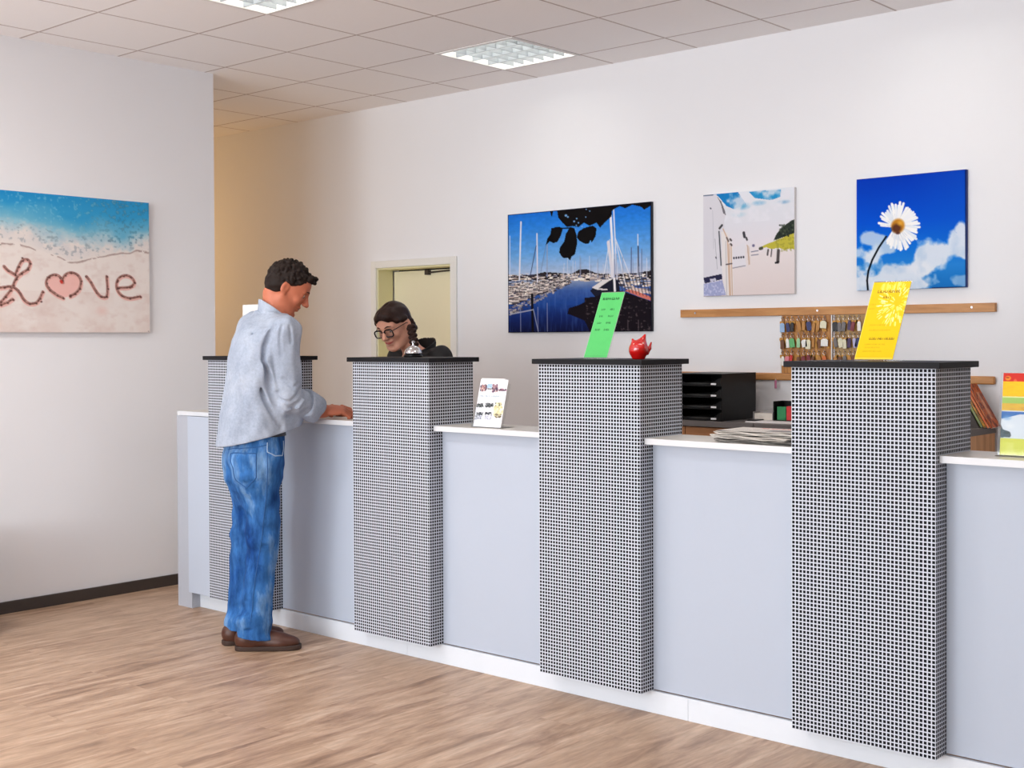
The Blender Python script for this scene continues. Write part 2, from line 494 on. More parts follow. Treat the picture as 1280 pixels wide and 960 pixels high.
M_wall = plain('white_wall_paint', (239, 239, 242), .9, spec=.15, noise=.012, nscale=3, bump=.03, bscale=350)
M_ceil = ceiling_mat(); M_floor = floor_mat(); M_tile = tile_mat()
M_base = plain('dark_grey_skirting', (66, 58, 54), .5, noise=.05)
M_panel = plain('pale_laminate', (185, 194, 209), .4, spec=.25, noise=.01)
M_plinth = plain('white_plinth_laminate', (226, 232, 240), .35, spec=.3, noise=.01)
M_top = plain('ivory_worktop', (222, 219, 212), .3, spec=.4, noise=.02)
M_topedge = plain('white_worktop_edge', (220, 222, 226), .35)
M_cap = plain('charcoal_slab', (34, 34, 37), .5, noise=.08, nscale=120, spec=.1)
M_white = plain('white_lacquer', (236, 235, 230), .4)
M_cream = plain('cream_door_tone', (244, 236, 204), .5, noise=.01)  # even cream tone on the door leaf
M_creamj = plain('cream_reveal_tone', (232, 226, 180), .6, noise=.01)  # slightly deeper cream on the reveal
M_black = plain('black_plastic', (11, 10, 11), .4, noise=.1, spec=.25)
M_dark = plain('gap_shade_black', (14, 13, 13), .8)
M_beech = wood('beech_rail', (176, 118, 62), (204, 146, 86), 'X')
M_walnut = wood('brown_cabinet_front', (136, 88, 52), (178, 124, 80), 'X', 4)
M_oakend = wood('brown_cabinet_end', (196, 140, 90), (226, 172, 118), 'Z', 4)
M_greytop = plain('grey_desk_top', (104, 98, 96), .45, noise=.06)
M_steel = plain('polished_steel', (215, 216, 220), .12, metal=1.0)
M_greyend = plain('shade_grey_laminate', (176, 180, 190), .45, noise=.03)

# ================================================================== the setting
bm = B(); box(bm, -9.6, 2.75, -4.15, 6.4, -0.12, 0.0); struct(obj('floor', bm, M_floor))

LAMPS = [(-5.22, 5.209), (-5.22, 3.409), (-2.82, 5.209)]
xs = sorted({-9.6, 2.75} | {x for x, _ in LAMPS} | {x + GS for x, _ in LAMPS})
ys = sorted({-4.15, 6.4} | {y for _, y in LAMPS} | {y + GS for _, y in LAMPS})
bm = B()
for i in range(len(xs) - 1):
    for j in range(len(ys) - 1):
        cx, cy = (xs[i] + xs[i + 1]) / 2, (ys[j] + ys[j + 1]) / 2
        if any(x < cx < x + GS and y < cy < y + GS for x, y in LAMPS): continue
        box(bm, xs[i], xs[i + 1], ys[j], ys[j + 1], CEIL, CEIL + .03)
struct(obj('ceiling', bm, M_ceil))

bm = B(); box(bm, -6.79, -6.63, -4.15, 4.67, 0, CEIL); struct(obj('wall_left', bm, M_wall))
DX0, DX1, DZ = -6.735, -5.99, 1.995
bm = B()
box(bm, -9.6, DX0, 6.13, 6.4, 0, CEIL); box(bm, DX1, 2.75, 6.13, 6.4, 0, CEIL); box(bm, DX0, DX1, 6.13, 6.4, DZ, CEIL)
struct(obj('wall_back', bm, M_wall))
bm = B(); box(bm, -9.6, -6.79, 4.51, 4.67, 0, CEIL); struct(obj('wall_corridor', bm, M_wall))
bm = B(); box(bm, -9.75, -9.6, 4.51, 6.4, 0, CEIL); struct(obj('wall_corridor_end', bm, M_wall))
bm = B(); box(bm, 2.6, 2.75, -4.15, 6.13, 0, CEIL); struct(obj('wall_right', bm, plain('bounce_cut_grey', (132, 128, 126), .9)))  # unseen wall, greyed so less light bounces onto the pillar sides
# street side: three shop windows
WIN = [(-5.9, -3.6), (-3.1, -0.8), (-0.3, 2.2)]
bm = B(); e = -6.63
for a, b_ in WIN:
    box(bm, e, a, -4.15, -4.0, 0, CEIL); box(bm, a, b_, -4.15, -4.0, 0, .35); box(bm, a, b_, -4.15, -4.0, 2.75, CEIL); e = b_
box(bm, e, 2.6, -4.15, -4.0, 0, CEIL); struct(obj('wall_front', bm, M_wall))
for k, (a, b_) in enumerate(WIN):
    bm = B()
    box(bm, a, a + .06, -4.1, -4.04, .35, 2.75); box(bm, b_ - .06, b_, -4.1, -4.04, .35, 2.75)
    box(bm, a + .06, b_ - .06, -4.1, -4.04, .35, .41); box(bm, a + .06, b_ - .06, -4.1, -4.04, 2.69, 2.75)
    struct(obj('window_%d' % (k + 1), bm, M_white))

bm = B(); box(bm, -6.63, -6.615, -4.0, 4.67, 0, .065); struct(obj('baseboard_left', bm, M_base, bevel=.002))
bm = B(); box(bm, -9.6, DX0 - .05, 6.115, 6.13, 0, .065); box(bm, DX1 + .06, 2.6, 6.115, 6.13, 0, .065); struct(obj('baseboard_back', bm, M_base))

# doorway in the back wall: casing, reveal and the cream leaf set deep in it
bm = B()
box(bm, DX0 - .05, DX0, 6.112, 6.13, 0, DZ + .05); box(bm, DX1, DX1 + .055, 6.112, 6.13, 0, DZ + .05); box(bm, DX0, DX1, 6.112, 6.13, DZ, DZ + .05)
struct(obj('trim_1', bm, M_white, bevel=.003))
bm = B()
box(bm, DX0, DX0 + .012, 6.13, 6.27, 0, DZ); box(bm, DX1 - .012, DX1, 6.13, 6.27, 0, DZ); box(bm, DX0 + .012, DX1 - .012, 6.13, 6.27, DZ - .012, DZ)
struct(obj('trim_2', bm, M_creamj))
door = thing('door_1', (-6.36, 6.29, 0), 'cream door set deep in the doorway behind the receptionist', 'door'); door['kind'] = 'structure'
bm = B(); box(bm, DX0 + .022, DX1 - .013, 6.275, 6.315, .01, DZ - .02); obj('door_leaf', bm, M_cream, door, bevel=.002)
bm = B(); box(bm, -6.37, -6.335, 6.245, 6.275, DZ - .055, DZ - .022); tube(bm, [(-6.345, 6.258, DZ - .04), (-6.1, 6.262, DZ - .03)], .006); obj('door_closer', bm, M_base, door)
bm = B(); box(bm, DX0 + .001, DX1 - .001, 6.34, 6.39, .0, DZ - .001); obj('door_gap_shade', bm, M_dark, door)  # black sheet behind the leaf, standing in for the shade in the gap

# white notice; its floor stand is made up to hold it in the daylight
nx0, ny, nz1 = -6.251, 4.6, 1.697
t = thing('added_notice_stand', (nx0 + .105, ny, 0), 'white notice on an added slim stand behind the shoulder of the man', 'added notice stand')
bm = B(); lathe(bm, [(.14, 0), (.14, .006), (.03, .014), (.014, .02)], (nx0 + .105, ny + .02, 0)); obj('base', bm, M_greyend, t, smooth=True)
bm = B(); tube(bm, [(nx0 + .105, ny + .02, .015), (nx0 + .105, ny + .02, nz1 - .1)], .011, 12); obj('pole', bm, M_greyend, t, smooth=True)
bm = B(); box(bm, nx0, nx0 + .21, ny, ny + .008, nz1 - .297, nz1); obj('board', bm, M_white, t, bevel=.001)
bm = B(); box(bm, nx0 + .003, nx0 + .207, ny - .0012, ny, nz1 - .294, nz1 - .003); obj('sheet', bm, plain('bright_paper', (250, 250, 248), .6), t)

# low grey cabinet that just enters the frame at the left edge
t = thing('low_cabinet', (-6.38, 2.7, 0), 'low grey cabinet at the left wall, only its edge in view', 'cabinet')
bm = B(); box(bm, -6.6, -6.145, 2.35, 3.02, .04, .485); obj('body', bm, plain('grey_cabinet_board', (120, 122, 120), .5, noise=.03), t, bevel=.003)
bm = B(); box(bm, -6.605, -6.14, 2.34, 3.026, .485, .505); obj('top', bm, M_cap, t, bevel=.003)
bm = B(); box(bm, -6.58, -6.17, 2.38, 2.99, 0, .04); obj('plinth', bm, M_black, t)

# ================================================================== ceiling lights
M_tube = emis('fluorescent_tube', (255, 252, 246), 8.0)
M_alu = plain('bright_aluminium', (226, 230, 232), .22, metal=.85)
M_louvre = plain('grey_louvre', (150, 156, 160), .5)
M_reflect = plain('white_reflector', (240, 240, 238), .4)
M_lampframe = plain('white_lamp_frame', (232, 230, 228), .5)
def make_lamp(x, y, label):
    t = thing('ceiling_light', (x + .3, y + .3, CEIL), label, 'ceiling light', 'louvred ceiling lights')
    z = CEIL
    bm = B()
    w = .022
    box(bm, x, x + GS, y, y + w, z - .006, z + .09); box(bm, x, x + GS, y + GS - w, y + GS, z - .006, z + .09)
    box(bm, x, x + w, y + w, y + GS - w, z - .006, z + .09); box(bm, x + GS - w, x + GS, y + w, y + GS - w, z - .006, z + .09)
    obj('frame', bm, M_lampframe, t)
    bm = B(); box(bm, x, x + GS, y, y + GS, z + .09, z + .1); obj('housing', bm, M_reflect, t)
    p = (GS - 2 * w) / 4
    for k in range(4):
        cy = y + w + p * (k + .5)
        bm = B(); tube(bm, [(x + .04, cy, z + .065), (x + GS - .04, cy, z + .065)], .013, 10); obj('tube', bm, M_tube, t, smooth=True)
        bm = B()                                            # v shaped reflectors between the tubes
        if k < 3:
            yy = y + w + p * (k + 1)
            M = Matrix(((0, 1, 0, x + w), (1, 0, 0, yy), (0, 0, 1, z), (0, 0, 0, 1)))
            prism(bm, [(-.003, 0), (.003, 0), (.006, .04), (-.006, .04)], GS - 2 * w, M)
            obj('reflector', bm, M_louvre, t)
    n = 7
    for i in range(1, n):
        xx = x + w + (GS - 2 * w) * i / n
        bm = B(); box(bm, xx - .002, xx + .002, y + w, y + GS - w, z + .002, z + .034); obj('louvre_blade', bm, M_louvre, t)
    return t
make_lamp(*LAMPS[0], 'square louvred ceiling light fully in view, above the sailing-boat picture')
make_lamp(*LAMPS[1], 'square louvred ceiling light cut by the top edge, left of the fully visible one')
make_lamp(*LAMPS[2], 'louvred ceiling light of which only a corner shows at the top right')

# ================================================================== the reception counter
PX = [(-5.77, -5.245), (-4.59, -4.072), (-3.42, -2.901), (-2.24, -1.711)]
YF, YB, ZB, ZT = 4.016, 4.306, 0.088, 1.378
PITCH = 0.01433
def tiled_box(name, x0, x1, y0, y1, z0, z1, m, parent):
    bm = B(); uvl = bm.loops.layers.uv.new('tiles'); box(bm, x0, x1, y0, y1, z0, z1)
    nx = round((x1 - x0) / PITCH); ny = round((y1 - y0) / PITCH); nz = round((z1 - z0) / PITCH)
    for f in bm.faces:
        n = f.normal
        for l in f.loops:
            c = l.vert.co; a = (c.x - x0) / (x1 - x0) * nx; b_ = (c.y - y0) / (y1 - y0) * ny; h = (c.z - z0) / (z1 - z0) * nz
            l[uvl].uv = (a, h) if abs(n.y) > .5 else ((b_, h) if abs(n.x) > .5 else (a, b_))
    return obj(name, bm, m, parent)
PILLAB = ['tiled counter pillar at the far left end, half hidden behind the man',
          'tiled counter pillar with the service bell on it, in front of the receptionist',
          'tiled counter pillar carrying the green sign and the red figurine',
          'tiled counter pillar carrying the yellow sign, largest and rightmost']
for (x0, x1), lb in zip(PX, PILLAB):
    t = thing('counter_pillar', ((x0 + x1) / 2, (YF + YB) / 2, ZB), lb, 'pillar', 'pillars of the reception counter')
    tiled_box('tiled_body', x0, x1, YF, YB, ZB, ZT, M_tile, t)
    bm = B(); box(bm, x0 - .022, x1 + .022, YF - .02, YB + .02, ZT, ZT + .021); obj('cap', bm, M_cap, t, bevel=.002)
# front panels between the pillars
SEC = [(-5.972, -5.77, 'narrow white counter panel at the left end, beside the corridor'),
       (-5.245, -4.59, 'white counter panel between the far left pillar and the bell pillar, shaded by the man'),
       (-4.072, -3.42, 'white counter panel under the brochure stand'),
       (-2.901, -2.24, 'white counter panel under the newspapers'),
       (-1.711, -.4, 'white counter panel at the right edge, under the poster stand')]
YP = 4.098
for x0, x1, lb in SEC:
    t = thing('counter_unit', ((x0 + x1) / 2, YP, ZB), lb, 'counter front', 'front panels of the reception counter')
    yp = YP if x0 > -5.9 else 4.05
    bm = B(); box(bm, x0 + .001, x1 - .001, yp - (.032 if x0 < -5.9 else 0), yp - .016 if x0 < -5.9 else yp + .02, ZB + .004, 1.066); obj('front_board', bm, M_panel, t, bevel=.0015)
    bm = B(); xa = max(x0, -5.964); box(bm, xa + .001, x1 - .001, YP + .02, YB - .02, ZB + .004, ZB + .03); box(bm, xa + .001, x1 - .001, YB - .038, YB - .02, ZB + .03, 1.066); obj('carcass', bm, M_panel, t)
# end slab down to the floor, its shade put into an even grey
t = thing('counter_end_slab', (-6.05, 4.17, 0), 'upright end slab, toned grey for shade, closing the counter at its left end', 'end panel')
bm = B(); box(bm, -6.099, -5.965, 4.04, YB, 0, 1.066); obj('board', bm, M_greyend, t, bevel=.002)
bm = B(); box(bm, -6.099, -5.965, 4.036, 4.04, 0, 1.066); obj('edge_band', bm, M_greyend, t)
# plinth boards
t = thing('counter_plinth', (-3.4, 4.09, 0), 'long white plinth running along the foot of the reception counter', 'plinth')
for a, b_ in ((-5.964, -4.3), (-4.299, -2.73), (-2.729, -.4)):
    bm = B(); box(bm, a, b_, 4.088, 4.106, 0, ZB - .001); obj('plinth_board', bm, M_plinth, t, bevel=.001)
# worktops
WT = [(-6.107, -5.771, 'short white worktop at the left end of the counter'),
      (-5.244, -4.591, 'white worktop the man is leaning on'),
      (-4.071, -3.421, 'white worktop with the brochure stand on it'),
      (-2.9, -2.241, 'white worktop with the newspapers on it'),
      (-1.71, -.4, 'white worktop at the right with the poster stand on it')]
for x0, x1, lb in WT:
    t = thing('counter_worktop', ((x0 + x1) / 2, 4.17, 1.068), lb, 'worktop', 'worktops of the reception counter')
    bm = B(); box(bm, x0, x1, 4.048, YB + .005, 1.067, 1.09); obj('board', bm, M_top, t, bevel=.001)
    bm = B(); box(bm, x0, x1, 4.044, 4.048, 1.067, 1.09); obj('edge_band', bm, M_topedge, t)
# ================================================================== pictures
M_print = printed('printed_canvas', .75, .08)
M_gloss = printed('printed_paper', .45, .2)
M_edge_w = plain('canvas_edge_white', (226, 222, 222), .7)
M_edge_d = plain('canvas_edge_dark', (22, 24, 34), .6)
M_edge_b = plain('canvas_edge_blue', (20, 52, 130), .6)

def picture(cv, x0, x1, z0, z1, label, side, yfront=6.108, left=False):
    """canvas hung on the back wall (or, left=True, on the left wall with x0/x1 read along y)"""
    if left: t = thing('canvas_picture', (-6.63, (x0 + x1) / 2, z0), label, 'picture', 'canvas pictures on the walls')
    else: t = thing('canvas_picture', ((x0 + x1) / 2, 6.13, z0), label, 'picture', 'canvas pictures on the walls')
    bm = B()
    if left: box(bm, -6.63, -6.601, x0, x1, z0, z1)
    else: box(bm, x0, x1, yfront + .001, 6.13, z0, z1)
    obj('stretched_canvas', bm, side, t, bevel=.002)
    if left: print_face('printed_face', cv, (-6.6, x0, z1), (0, x1 - x0, 0), (0, 0, z0 - z1), M_print, t)
    else: print_face('printed_face', cv, (x0, yfront, z1), (x1 - x0, 0, 0), (0, 0, z0 - z1), M_print, t)
    return t

# --- marina under leaves
def boats():
    c = Canvas(300, 202, ((22, 98), (1035, 12), (1035, 932), (22, 932)))
    c.grad([(0, (26, 110, 214)), (.12, (42, 128, 222)), (.35, (104, 164, 226)), (.5, (168, 190, 222)), (.54, (190, 196, 214)), (.6, (120, 140, 180)), (.66, (60, 92, 160)), (.76, (34, 72, 150)), (.88, (20, 40, 104)), (1, (14, 20, 62))])
    n = c.noise(40, 60, 1); c.a *= (0.93 + .14 * n)[..., None]
    wv = c.noise(90, 8, 2)
    m = (c.Y > .62) * np.clip((wv - .5) * 4, 0, 1); c.put(m, (90, 130, 200), .25)
    # far shore and moored boats
    r = random.Random(5)
    c.poly([(22, 520), (120, 530), (200, 522), (280, 505), (380, 512), (470, 520), (520, 490), (580, 488), (640, 515), (760, 525), (900, 520), (1035, 500), (1035, 560), (22, 560)], (46, 40, 44))
    for k in range(620):
        x = r.uniform(24, 1034); d = r.random()
        t = min(1, abs(x - 530) / 520)
        y0, y1 = 515, 560 + 185 * (1 - x / 450 if x < 450 else 0) + (110 * (x - 640) / 400 if x > 640 else 0)
        y = y0 + (y1 - y0) * d
        w = r.uniform(6, 30) * (.4 + .6 * d + .5 * t); h = r.uniform(4, 11) * (.5 + .8 * d)
        cc = r.choice([(236, 226, 216), (220, 210, 206), (244, 238, 230), (196, 176, 168), (150, 140, 146), (60, 60, 78), (34, 34, 44), (206, 190, 176), (90, 100, 132)])
        c.poly([(x - w, y), (x + w, y - h * .2), (x + w * .7, y + h), (x - w * .8, y + h)], cc)
    for k in range(300):                                  # hulls and cabins crowding the left basin, their broken reflections below
        t = r.random(); x = 30 + 430 * t; yb = 745 - 160 * t ** .9; d = r.random() ** 1.4; y = yb - d * (150 - 110 * t); w = r.uniform(14, 40) * (1 - .6 * t) * (1 - .4 * d)
        c.poly([(x - w, y - w * .28), (x + w, y - w * .42), (x + w * .7, y + 2), (x - w * .75, y + 4)], r.choice([(242, 234, 226), (230, 220, 214), (214, 202, 196), (190, 172, 164)]))
        c.line([(x - w * .7, y + 5), (x + w * .7, y + 3)], .006, (38, 34, 44), .9)
        if k % 3 == 0: c.poly([(x - w * .5, y - w * .62), (x + w * .2, y - w * .7), (x + w * .4, y - w * .4), (x - w * .5, y - w * .3)], r.choice([(70, 66, 84), (120, 110, 116), (206, 190, 184)]))
        if k % 5 == 0: c.line([(x, y - w * .4), (x + r.uniform(-3, 3), y - w * 1.4)], .006, (52, 46, 54))
    for k in range(110):
        t = r.random(); x = 28 + 400 * t; y = 752 - 165 * t + r.random() * (60 - 40 * t); w = r.uniform(5, 20) * (1 - .5 * t)
        c.poly([(x - w, y), (x + w, y - 3), (x + w * .6, y + r.uniform(4, 16)), (x - w * .5, y + r.uniform(4, 16))], r.choice([(206, 196, 190), (150, 140, 146), (70, 66, 80), (176, 166, 160)]), .8)
    c.poly([(600, 640), (660, 580), (740, 560), (800, 560), (810, 640), (760, 690), (640, 690)], (28, 30, 46))
    c.poly([(612, 618), (690, 566), (760, 556), (690, 600), (650, 632)], (226, 220, 220)); c.poly([(640, 622), (720, 628), (728, 636), (650, 634)], (220, 212, 212))
    # dark quay and reflections lower right
    c.poly([(560, 690), (640, 680), (700, 660), (820, 640), (1035, 720), (1035, 932), (600, 932), (560, 850), (440, 800), (450, 760), (520, 740), (560, 720)], (24, 18, 26))
    n2 = c.noise(60, 60, 8); m = (c.Y > .74) * (c.X > .56) * np.clip((n2 - .62) * 8, 0, 1); c.put(m, (92, 80, 82), .7)
    c.poly([(840, 640), (900, 632), (1035, 690), (1035, 715), (960, 690)], (212, 120, 104))
    c.poly([(880, 610), (1035, 650), (1035, 668), (900, 640)], (216, 196, 188))
    for k in range(9): c.line([(790 + k * 26, 520 + k * 5), (830 + k * 24, 640 + k * 6)], .006, (60, 48, 52))
    # masts
    for x0, y0, x1, y1, w, cc in [(116, 152, 103, 560, .016, (226, 226, 236)), (228, 235, 230, 575, .013, (224, 222, 232)), (222, 320, 182, 520, .008, (60, 70, 110)), (300, 310, 298, 540, .009, (150, 160, 190)), (38, 250, 38, 540, .008, (196, 208, 230)),
                                  (745, 80, 775, 640, .022, (238, 236, 240)), (768, 70, 790, 560, .012, (220, 222, 232)), (775, 260, 890, 560, .007, (220, 220, 228)), (785, 300, 850, 600, .007, (230, 226, 228)), (740, 280, 700, 520, .007, (226, 226, 236)), (730, 300, 760, 540, .03, (222, 218, 226)),
                                  (938, 245, 938, 530, .008, (230, 232, 240)), (940, 330, 942, 525, .012, (60, 66, 92)), (892, 340, 890, 520, .009, (84, 96, 140)), (965, 350, 965, 520, .006, (90, 98, 140)), (290, 320, 255, 500, .005, (110, 128, 170))]:
        c.line([(x0, y0), (x1, y1)], w, cc)
    for k in range(34):
        x = r.uniform(400, 1030); h = r.uniform(60, 190); c.line([(x, 540 - h * .9), (x + r.uniform(-2, 2), 545)], .004, r.choice([(214, 216, 230), (130, 138, 170), (196, 200, 220)]))
    # posts in the water and their light streaks
    c.line([(192, 665), (196, 930)], .026, (16, 14, 20)); c.line([(40, 800), (196, 770)], .008, (190, 190, 200)); c.line([(200, 765), (236, 930)], .007, (170, 176, 200))
    for x in (110, 232, 298): c.line([(x, 700 + r.random() * 60), (x + 1, 928)], .008, (150, 156, 186), .8)
    for x in (866, 940): c.line([(x, 850), (x, 930)], .007, (110, 96, 100), .7)
    # leaves hanging into the picture
    D = (14, 11, 12)
    c.poly([(320, 78), (345, 74), (332, 118)], D)
    c.poly([(370, 70), (700, 40), (760, 60), (752, 118), (700, 165), (672, 198), (648, 160), (600, 182), (560, 160), (520, 190), (470, 180), (440, 190), (400, 150), (378, 120)], D)
    c.poly([(700, 42), (1035, 14), (1035, 40), (985, 72), (960, 50), (900, 36), (850, 60), (810, 46), (770, 66), (740, 100)], D)
    c.poly([(330, 196), (380, 186), (412, 196), (396, 250), (370, 296), (340, 300), (318, 290), (288, 318), (300, 270), (322, 240)], D)
    c.poly([(460, 190), (490, 196), (505, 240), (512, 300), (495, 380), (470, 400), (460, 428), (448, 408), (410, 406), (384, 370), (390, 330), (420, 290), (430, 240)], D)
    c.poly([(520, 220), (560, 196), (620, 180), (648, 200), (640, 260), (612, 300), (606, 280), (590, 310), (560, 306), (530, 290), (508, 262)], D)
    c.line([(405, 198), (470, 196)], .01, D); c.line([(465, 180), (560, 150)], .012, D)
    for x, y, s in [(432, 108, 12), (446, 118, 9), (508, 130, 7), (490, 150, 9), (520, 160, 7), (575, 66, 6), (600, 78, 6), (572, 120, 6), (545, 186, 8), (505, 178, 6), (500, 205, 6)]: c.blob(x, y, s, s * .8, (120, 170, 226), soft=.5)
    c.line([(24, 100), (24, 930)], .012, (12, 14, 40)); c.line([(1033, 12), (1033, 930)], .016, (16, 16, 34)); c.line([(24, 100), (1033, 14)], .01, (14, 24, 60)); c.line([(24, 930), (1033, 930)], .01, (14, 12, 26))
    return c
picture(boats(), -5.459, -4.327, 1.526, 2.289, 'large canvas picture of a marina with sailing boats under dark leaves', M_edge_d)

# --- beach hut picture
def beach():
    c = Canvas(190, 190, ((52, 125), (788, 55), (780, 912), (60, 940)), base=(226, 222, 228))
    c.grad([(0, (226, 232, 240)), (.3, (226, 226, 234)), (.5, (230, 224, 230)), (.62, (232, 222, 222)), (1, (226, 212, 210))])
    c.poly([(52, 125), (330, 95), (400, 200), (300, 240), (240, 215), (170, 130)], (30, 130, 200)); c.poly([(420, 100), (560, 88), (680, 80), (672, 140), (600, 166), (470, 150)], (48, 150, 208))
    c.blob(360, 215, 90, 30, (70, 160, 206), .8, .8); c.blob(500, 190, 70, 20, (110, 176, 214), .7, .8); c.blob(700, 180, 60, 16, (120, 170, 206), .8, .8); c.blob(340, 285, 70, 22, (188, 214, 228), .9, .9)
    c.blob(380, 130, 36, 30, (226, 230, 238), .9, .8); c.blob(560, 110, 40, 18, (120, 180, 214), .8, .9)
    n = c.noise(12, 12, 4); c.put(np.clip((n - .42) * 4, 0, 1) * (c.Y < .3) * (c.X > .22), (232, 232, 240), .8)
    c.poly([(52, 125), (160, 118), (235, 290), (225, 330), (215, 700), (210, 930), (60, 940)], (220, 218, 226))
    c.poly([(165, 135), (200, 180), (232, 262), (236, 292), (214, 270), (196, 200)], (112, 108, 116))
    c.line([(182, 420), (200, 690)], .014, (72, 76, 84)); c.line([(186, 395), (206, 370)], .022, (60, 60, 64))
    c.line([(112, 232), (116, 236)], .014, (90, 90, 110)); c.line([(150, 480), (170, 720)], .004, (150, 150, 160)); c.line([(130, 250), (140, 560)], .004, (186, 186, 196)); c.line([(158, 626), (160, 634)], .012, (60, 60, 72))
    c.poly([(200, 420), (250, 430), (290, 540), (300, 925), (230, 930), (205, 700)], (232, 226, 226))
    for a, b_ in (((215, 400), (250, 480)), ((250, 480), (268, 930)), ((278, 520), (290, 925)), ((262, 520), (276, 928))): c.line([a, b_], .011, (206, 172, 146))
    c.line([(236, 500), (246, 926)], .008, (190, 186, 190)); c.line([(240, 684), (285, 676)], .012, (90, 80, 86))
    c.line([(244, 470), (258, 498)], .018, (120, 104, 100)); c.line([(272, 482), (280, 492)], .02, (92, 84, 86)); c.line([(276, 520), (284, 530)], .018, (90, 80, 80))
    c.poly([(290, 560), (385, 500), (400, 700), (292, 712)], (228, 224, 230))
    for k in range(5): c.blob(302 + k * 19, 632 - k * 2, 9, 11, (62, 60, 72), 1, .4)
    c.line([(292, 712), (392, 692)], .008, (140, 132, 140)); c.line([(380, 430), (386, 462)], .028, (64, 62, 70)); c.line([(400, 470), (406, 486)], .02, (80, 76, 80))
    c.poly([(404, 520), (424, 540), (432, 680), (416, 690)], (214, 196, 184), .8); c.line([(408, 530), (424, 680)], .006, (196, 160, 134))
    c.line([(440, 582), (495, 572)], .008, (104, 104, 130)); c.line([(440, 610), (495, 602)], .008, (120, 118, 140)); c.blob(457, 532, 14, 14, (110, 106, 140), 1, .5)
    c.poly([(500, 552), (560, 520), (640, 490), (720, 455), (780, 428), (782, 560), (740, 556), (700, 566), (660, 548), (600, 560), (560, 545)], (196, 186, 70))
    n = c.noise(50, 50, 9); c.put((n > .55) * (c.Y > .47) * (c.Y < .6) * (c.X > .8), (150, 146, 60), .5)
    c.poly([(616, 490), (640, 440), (690, 380), (760, 330), (785, 320), (784, 430), (720, 455), (650, 480)], (50, 58, 50))
    for k in range(40): c.blob(660 + random.random() * 115, 360 + random.random() * 95, 10, 9, random.choice([(70, 80, 64), (34, 40, 38), (92, 100, 84)]), .5 if k % 2 else .8, .5) if True else None
    c.line([(510, 556), (524, 552)], .03, (76, 78, 64))
    for x, y, h, w in ((574, 565, 40, .018), (602, 562, 55, .012), (655, 572, 90, .032)): c.line([(x, y), (x - 6, y + h)], w, (86, 78, 78))
    c.line([(632, 668), (655, 660)], .018, (40, 36, 40))
    c.poly([(60, 790), (205, 758), (210, 800), (70, 836)], (44, 44, 74)); c.poly([(110, 800), (158, 792), (160, 812), (116, 820)], (196, 196, 214))
    c.poly([(62, 840), (210, 808), (240, 926), (62, 936)], (160, 166, 206)); c.put(np.clip((c.noise(60, 60, 3) - .5) * 5, 0, 1) * (c.X < .24) * (c.Y > .85), (206, 208, 232), .8)
    c.line([(60, 938), (780, 912)], .008, (160, 140, 140)); c.line([(52, 128), (130, 122)], .016, (66, 92, 120))
    return c
picture(beach(), -3.966, -3.388, 1.721, 2.297, 'square pale canvas picture of white beach huts and a dune', M_edge_w)

# --- daisy picture
def daisy():
    c = Canvas(220, 220, ((66, 105), (858, 42), (848, 905), (44, 916)))
    c.grad([(0, (0, 56, 184)), (.4, (0, 82, 212)), (.62, (14, 112, 220)), (.8, (40, 132, 216)), (1, (24, 112, 192))])
    c.put(np.clip((c.X - .5) * 1.2, 0, 1) * (c.Y < .6), (16, 90, 200), .6)
    n = c.noise(5, 5, 11, 5); n2 = c.noise(9, 9, 21, 4)
    def cloud(pts, al):
        m = np.zeros_like(c.X)
        for x, y, rx, ry in pts:
            (u, v), (u2, v2) = c.uv([(x, y), (x + rx, y + ry)])
            m = np.maximum(m, np.clip((1.15 - np.hypot((c.X - u) / abs(u2 - u), (c.Y - v) / abs(v2 - v)) + (n - .5) * 2.2 + (n2 - .5) * .9) * 2.2, 0, 1))
        c.put(m, (228, 234, 244), al); c.put(m * np.clip((n2 - .52) * 4, 0, 1), (176, 202, 230), .5)
    cloud([(150, 535, 110, 45), (60, 640, 90, 60), (260, 600, 90, 40)], .75)
    cloud([(120, 760, 130, 120), (60, 860, 150, 90), (280, 830, 170, 110), (430, 830, 150, 110), (560, 880, 120, 70)], .95)
    cloud([(560, 680, 130, 90), (680, 620, 150, 85), (770, 560, 110, 90), (815, 480, 60, 70), (830, 600, 90, 90), (500, 740, 80, 70)], .95)
    cloud([(800, 850, 80, 40)], .45)
    c.line([(270, 522), (215, 600), (165, 690), (135, 770), (124, 840), (128, 915)], .018, (10, 14, 28))
    r = random.Random(2)
    for k in range(54):
        a = 2 * PI * k / 54 + r.uniform(-.06, .06); rx, ry = 138 * r.uniform(.86, 1.08), 165 * r.uniform(.84, 1.06)
        x0, y0 = 352 + 30 * math.cos(a), 448 + 30 * math.sin(a); x1, y1 = 365 + rx * math.cos(a), 448 + ry * math.sin(a)
        if x1 < 262 and 450 < y1 < 560: continue
        c.line([(x0, y0), ((x0 + x1) / 2, (y0 + y1) / 2), (x1, y1)], .022, r.choice([(244, 246, 250), (232, 238, 246), (250, 250, 250)]))
        c.line([(x0, y0), ((x0 + x1) / 2 + 6, (y0 + y1) / 2 + 6)], .005, (200, 208, 222), .7)
    c.blob(365, 430, 150, 130, (244, 246, 250), .0)
    c.blob(356, 445, 56, 58, (196, 130, 40), 1, .3); c.blob(346, 462, 44, 40, (92, 50, 36), .95, .5); c.blob(376, 424, 30, 26, (228, 168, 60), .9, .8); c.blob(356, 496, 22, 14, (80, 44, 40), .9, .6)
    c.line([(853, 42), (846, 905)], .014, (10, 30, 90)); c.line([(66, 106), (856, 44)], .008, (8, 40, 130)); c.line([(600, 905), (848, 902)], .012, (20, 40, 90))
    return c
picture(daisy(), -3.027, -2.449, 1.727, 2.304, 'square canvas picture of a white daisy against a deep blue sky', M_edge_b)

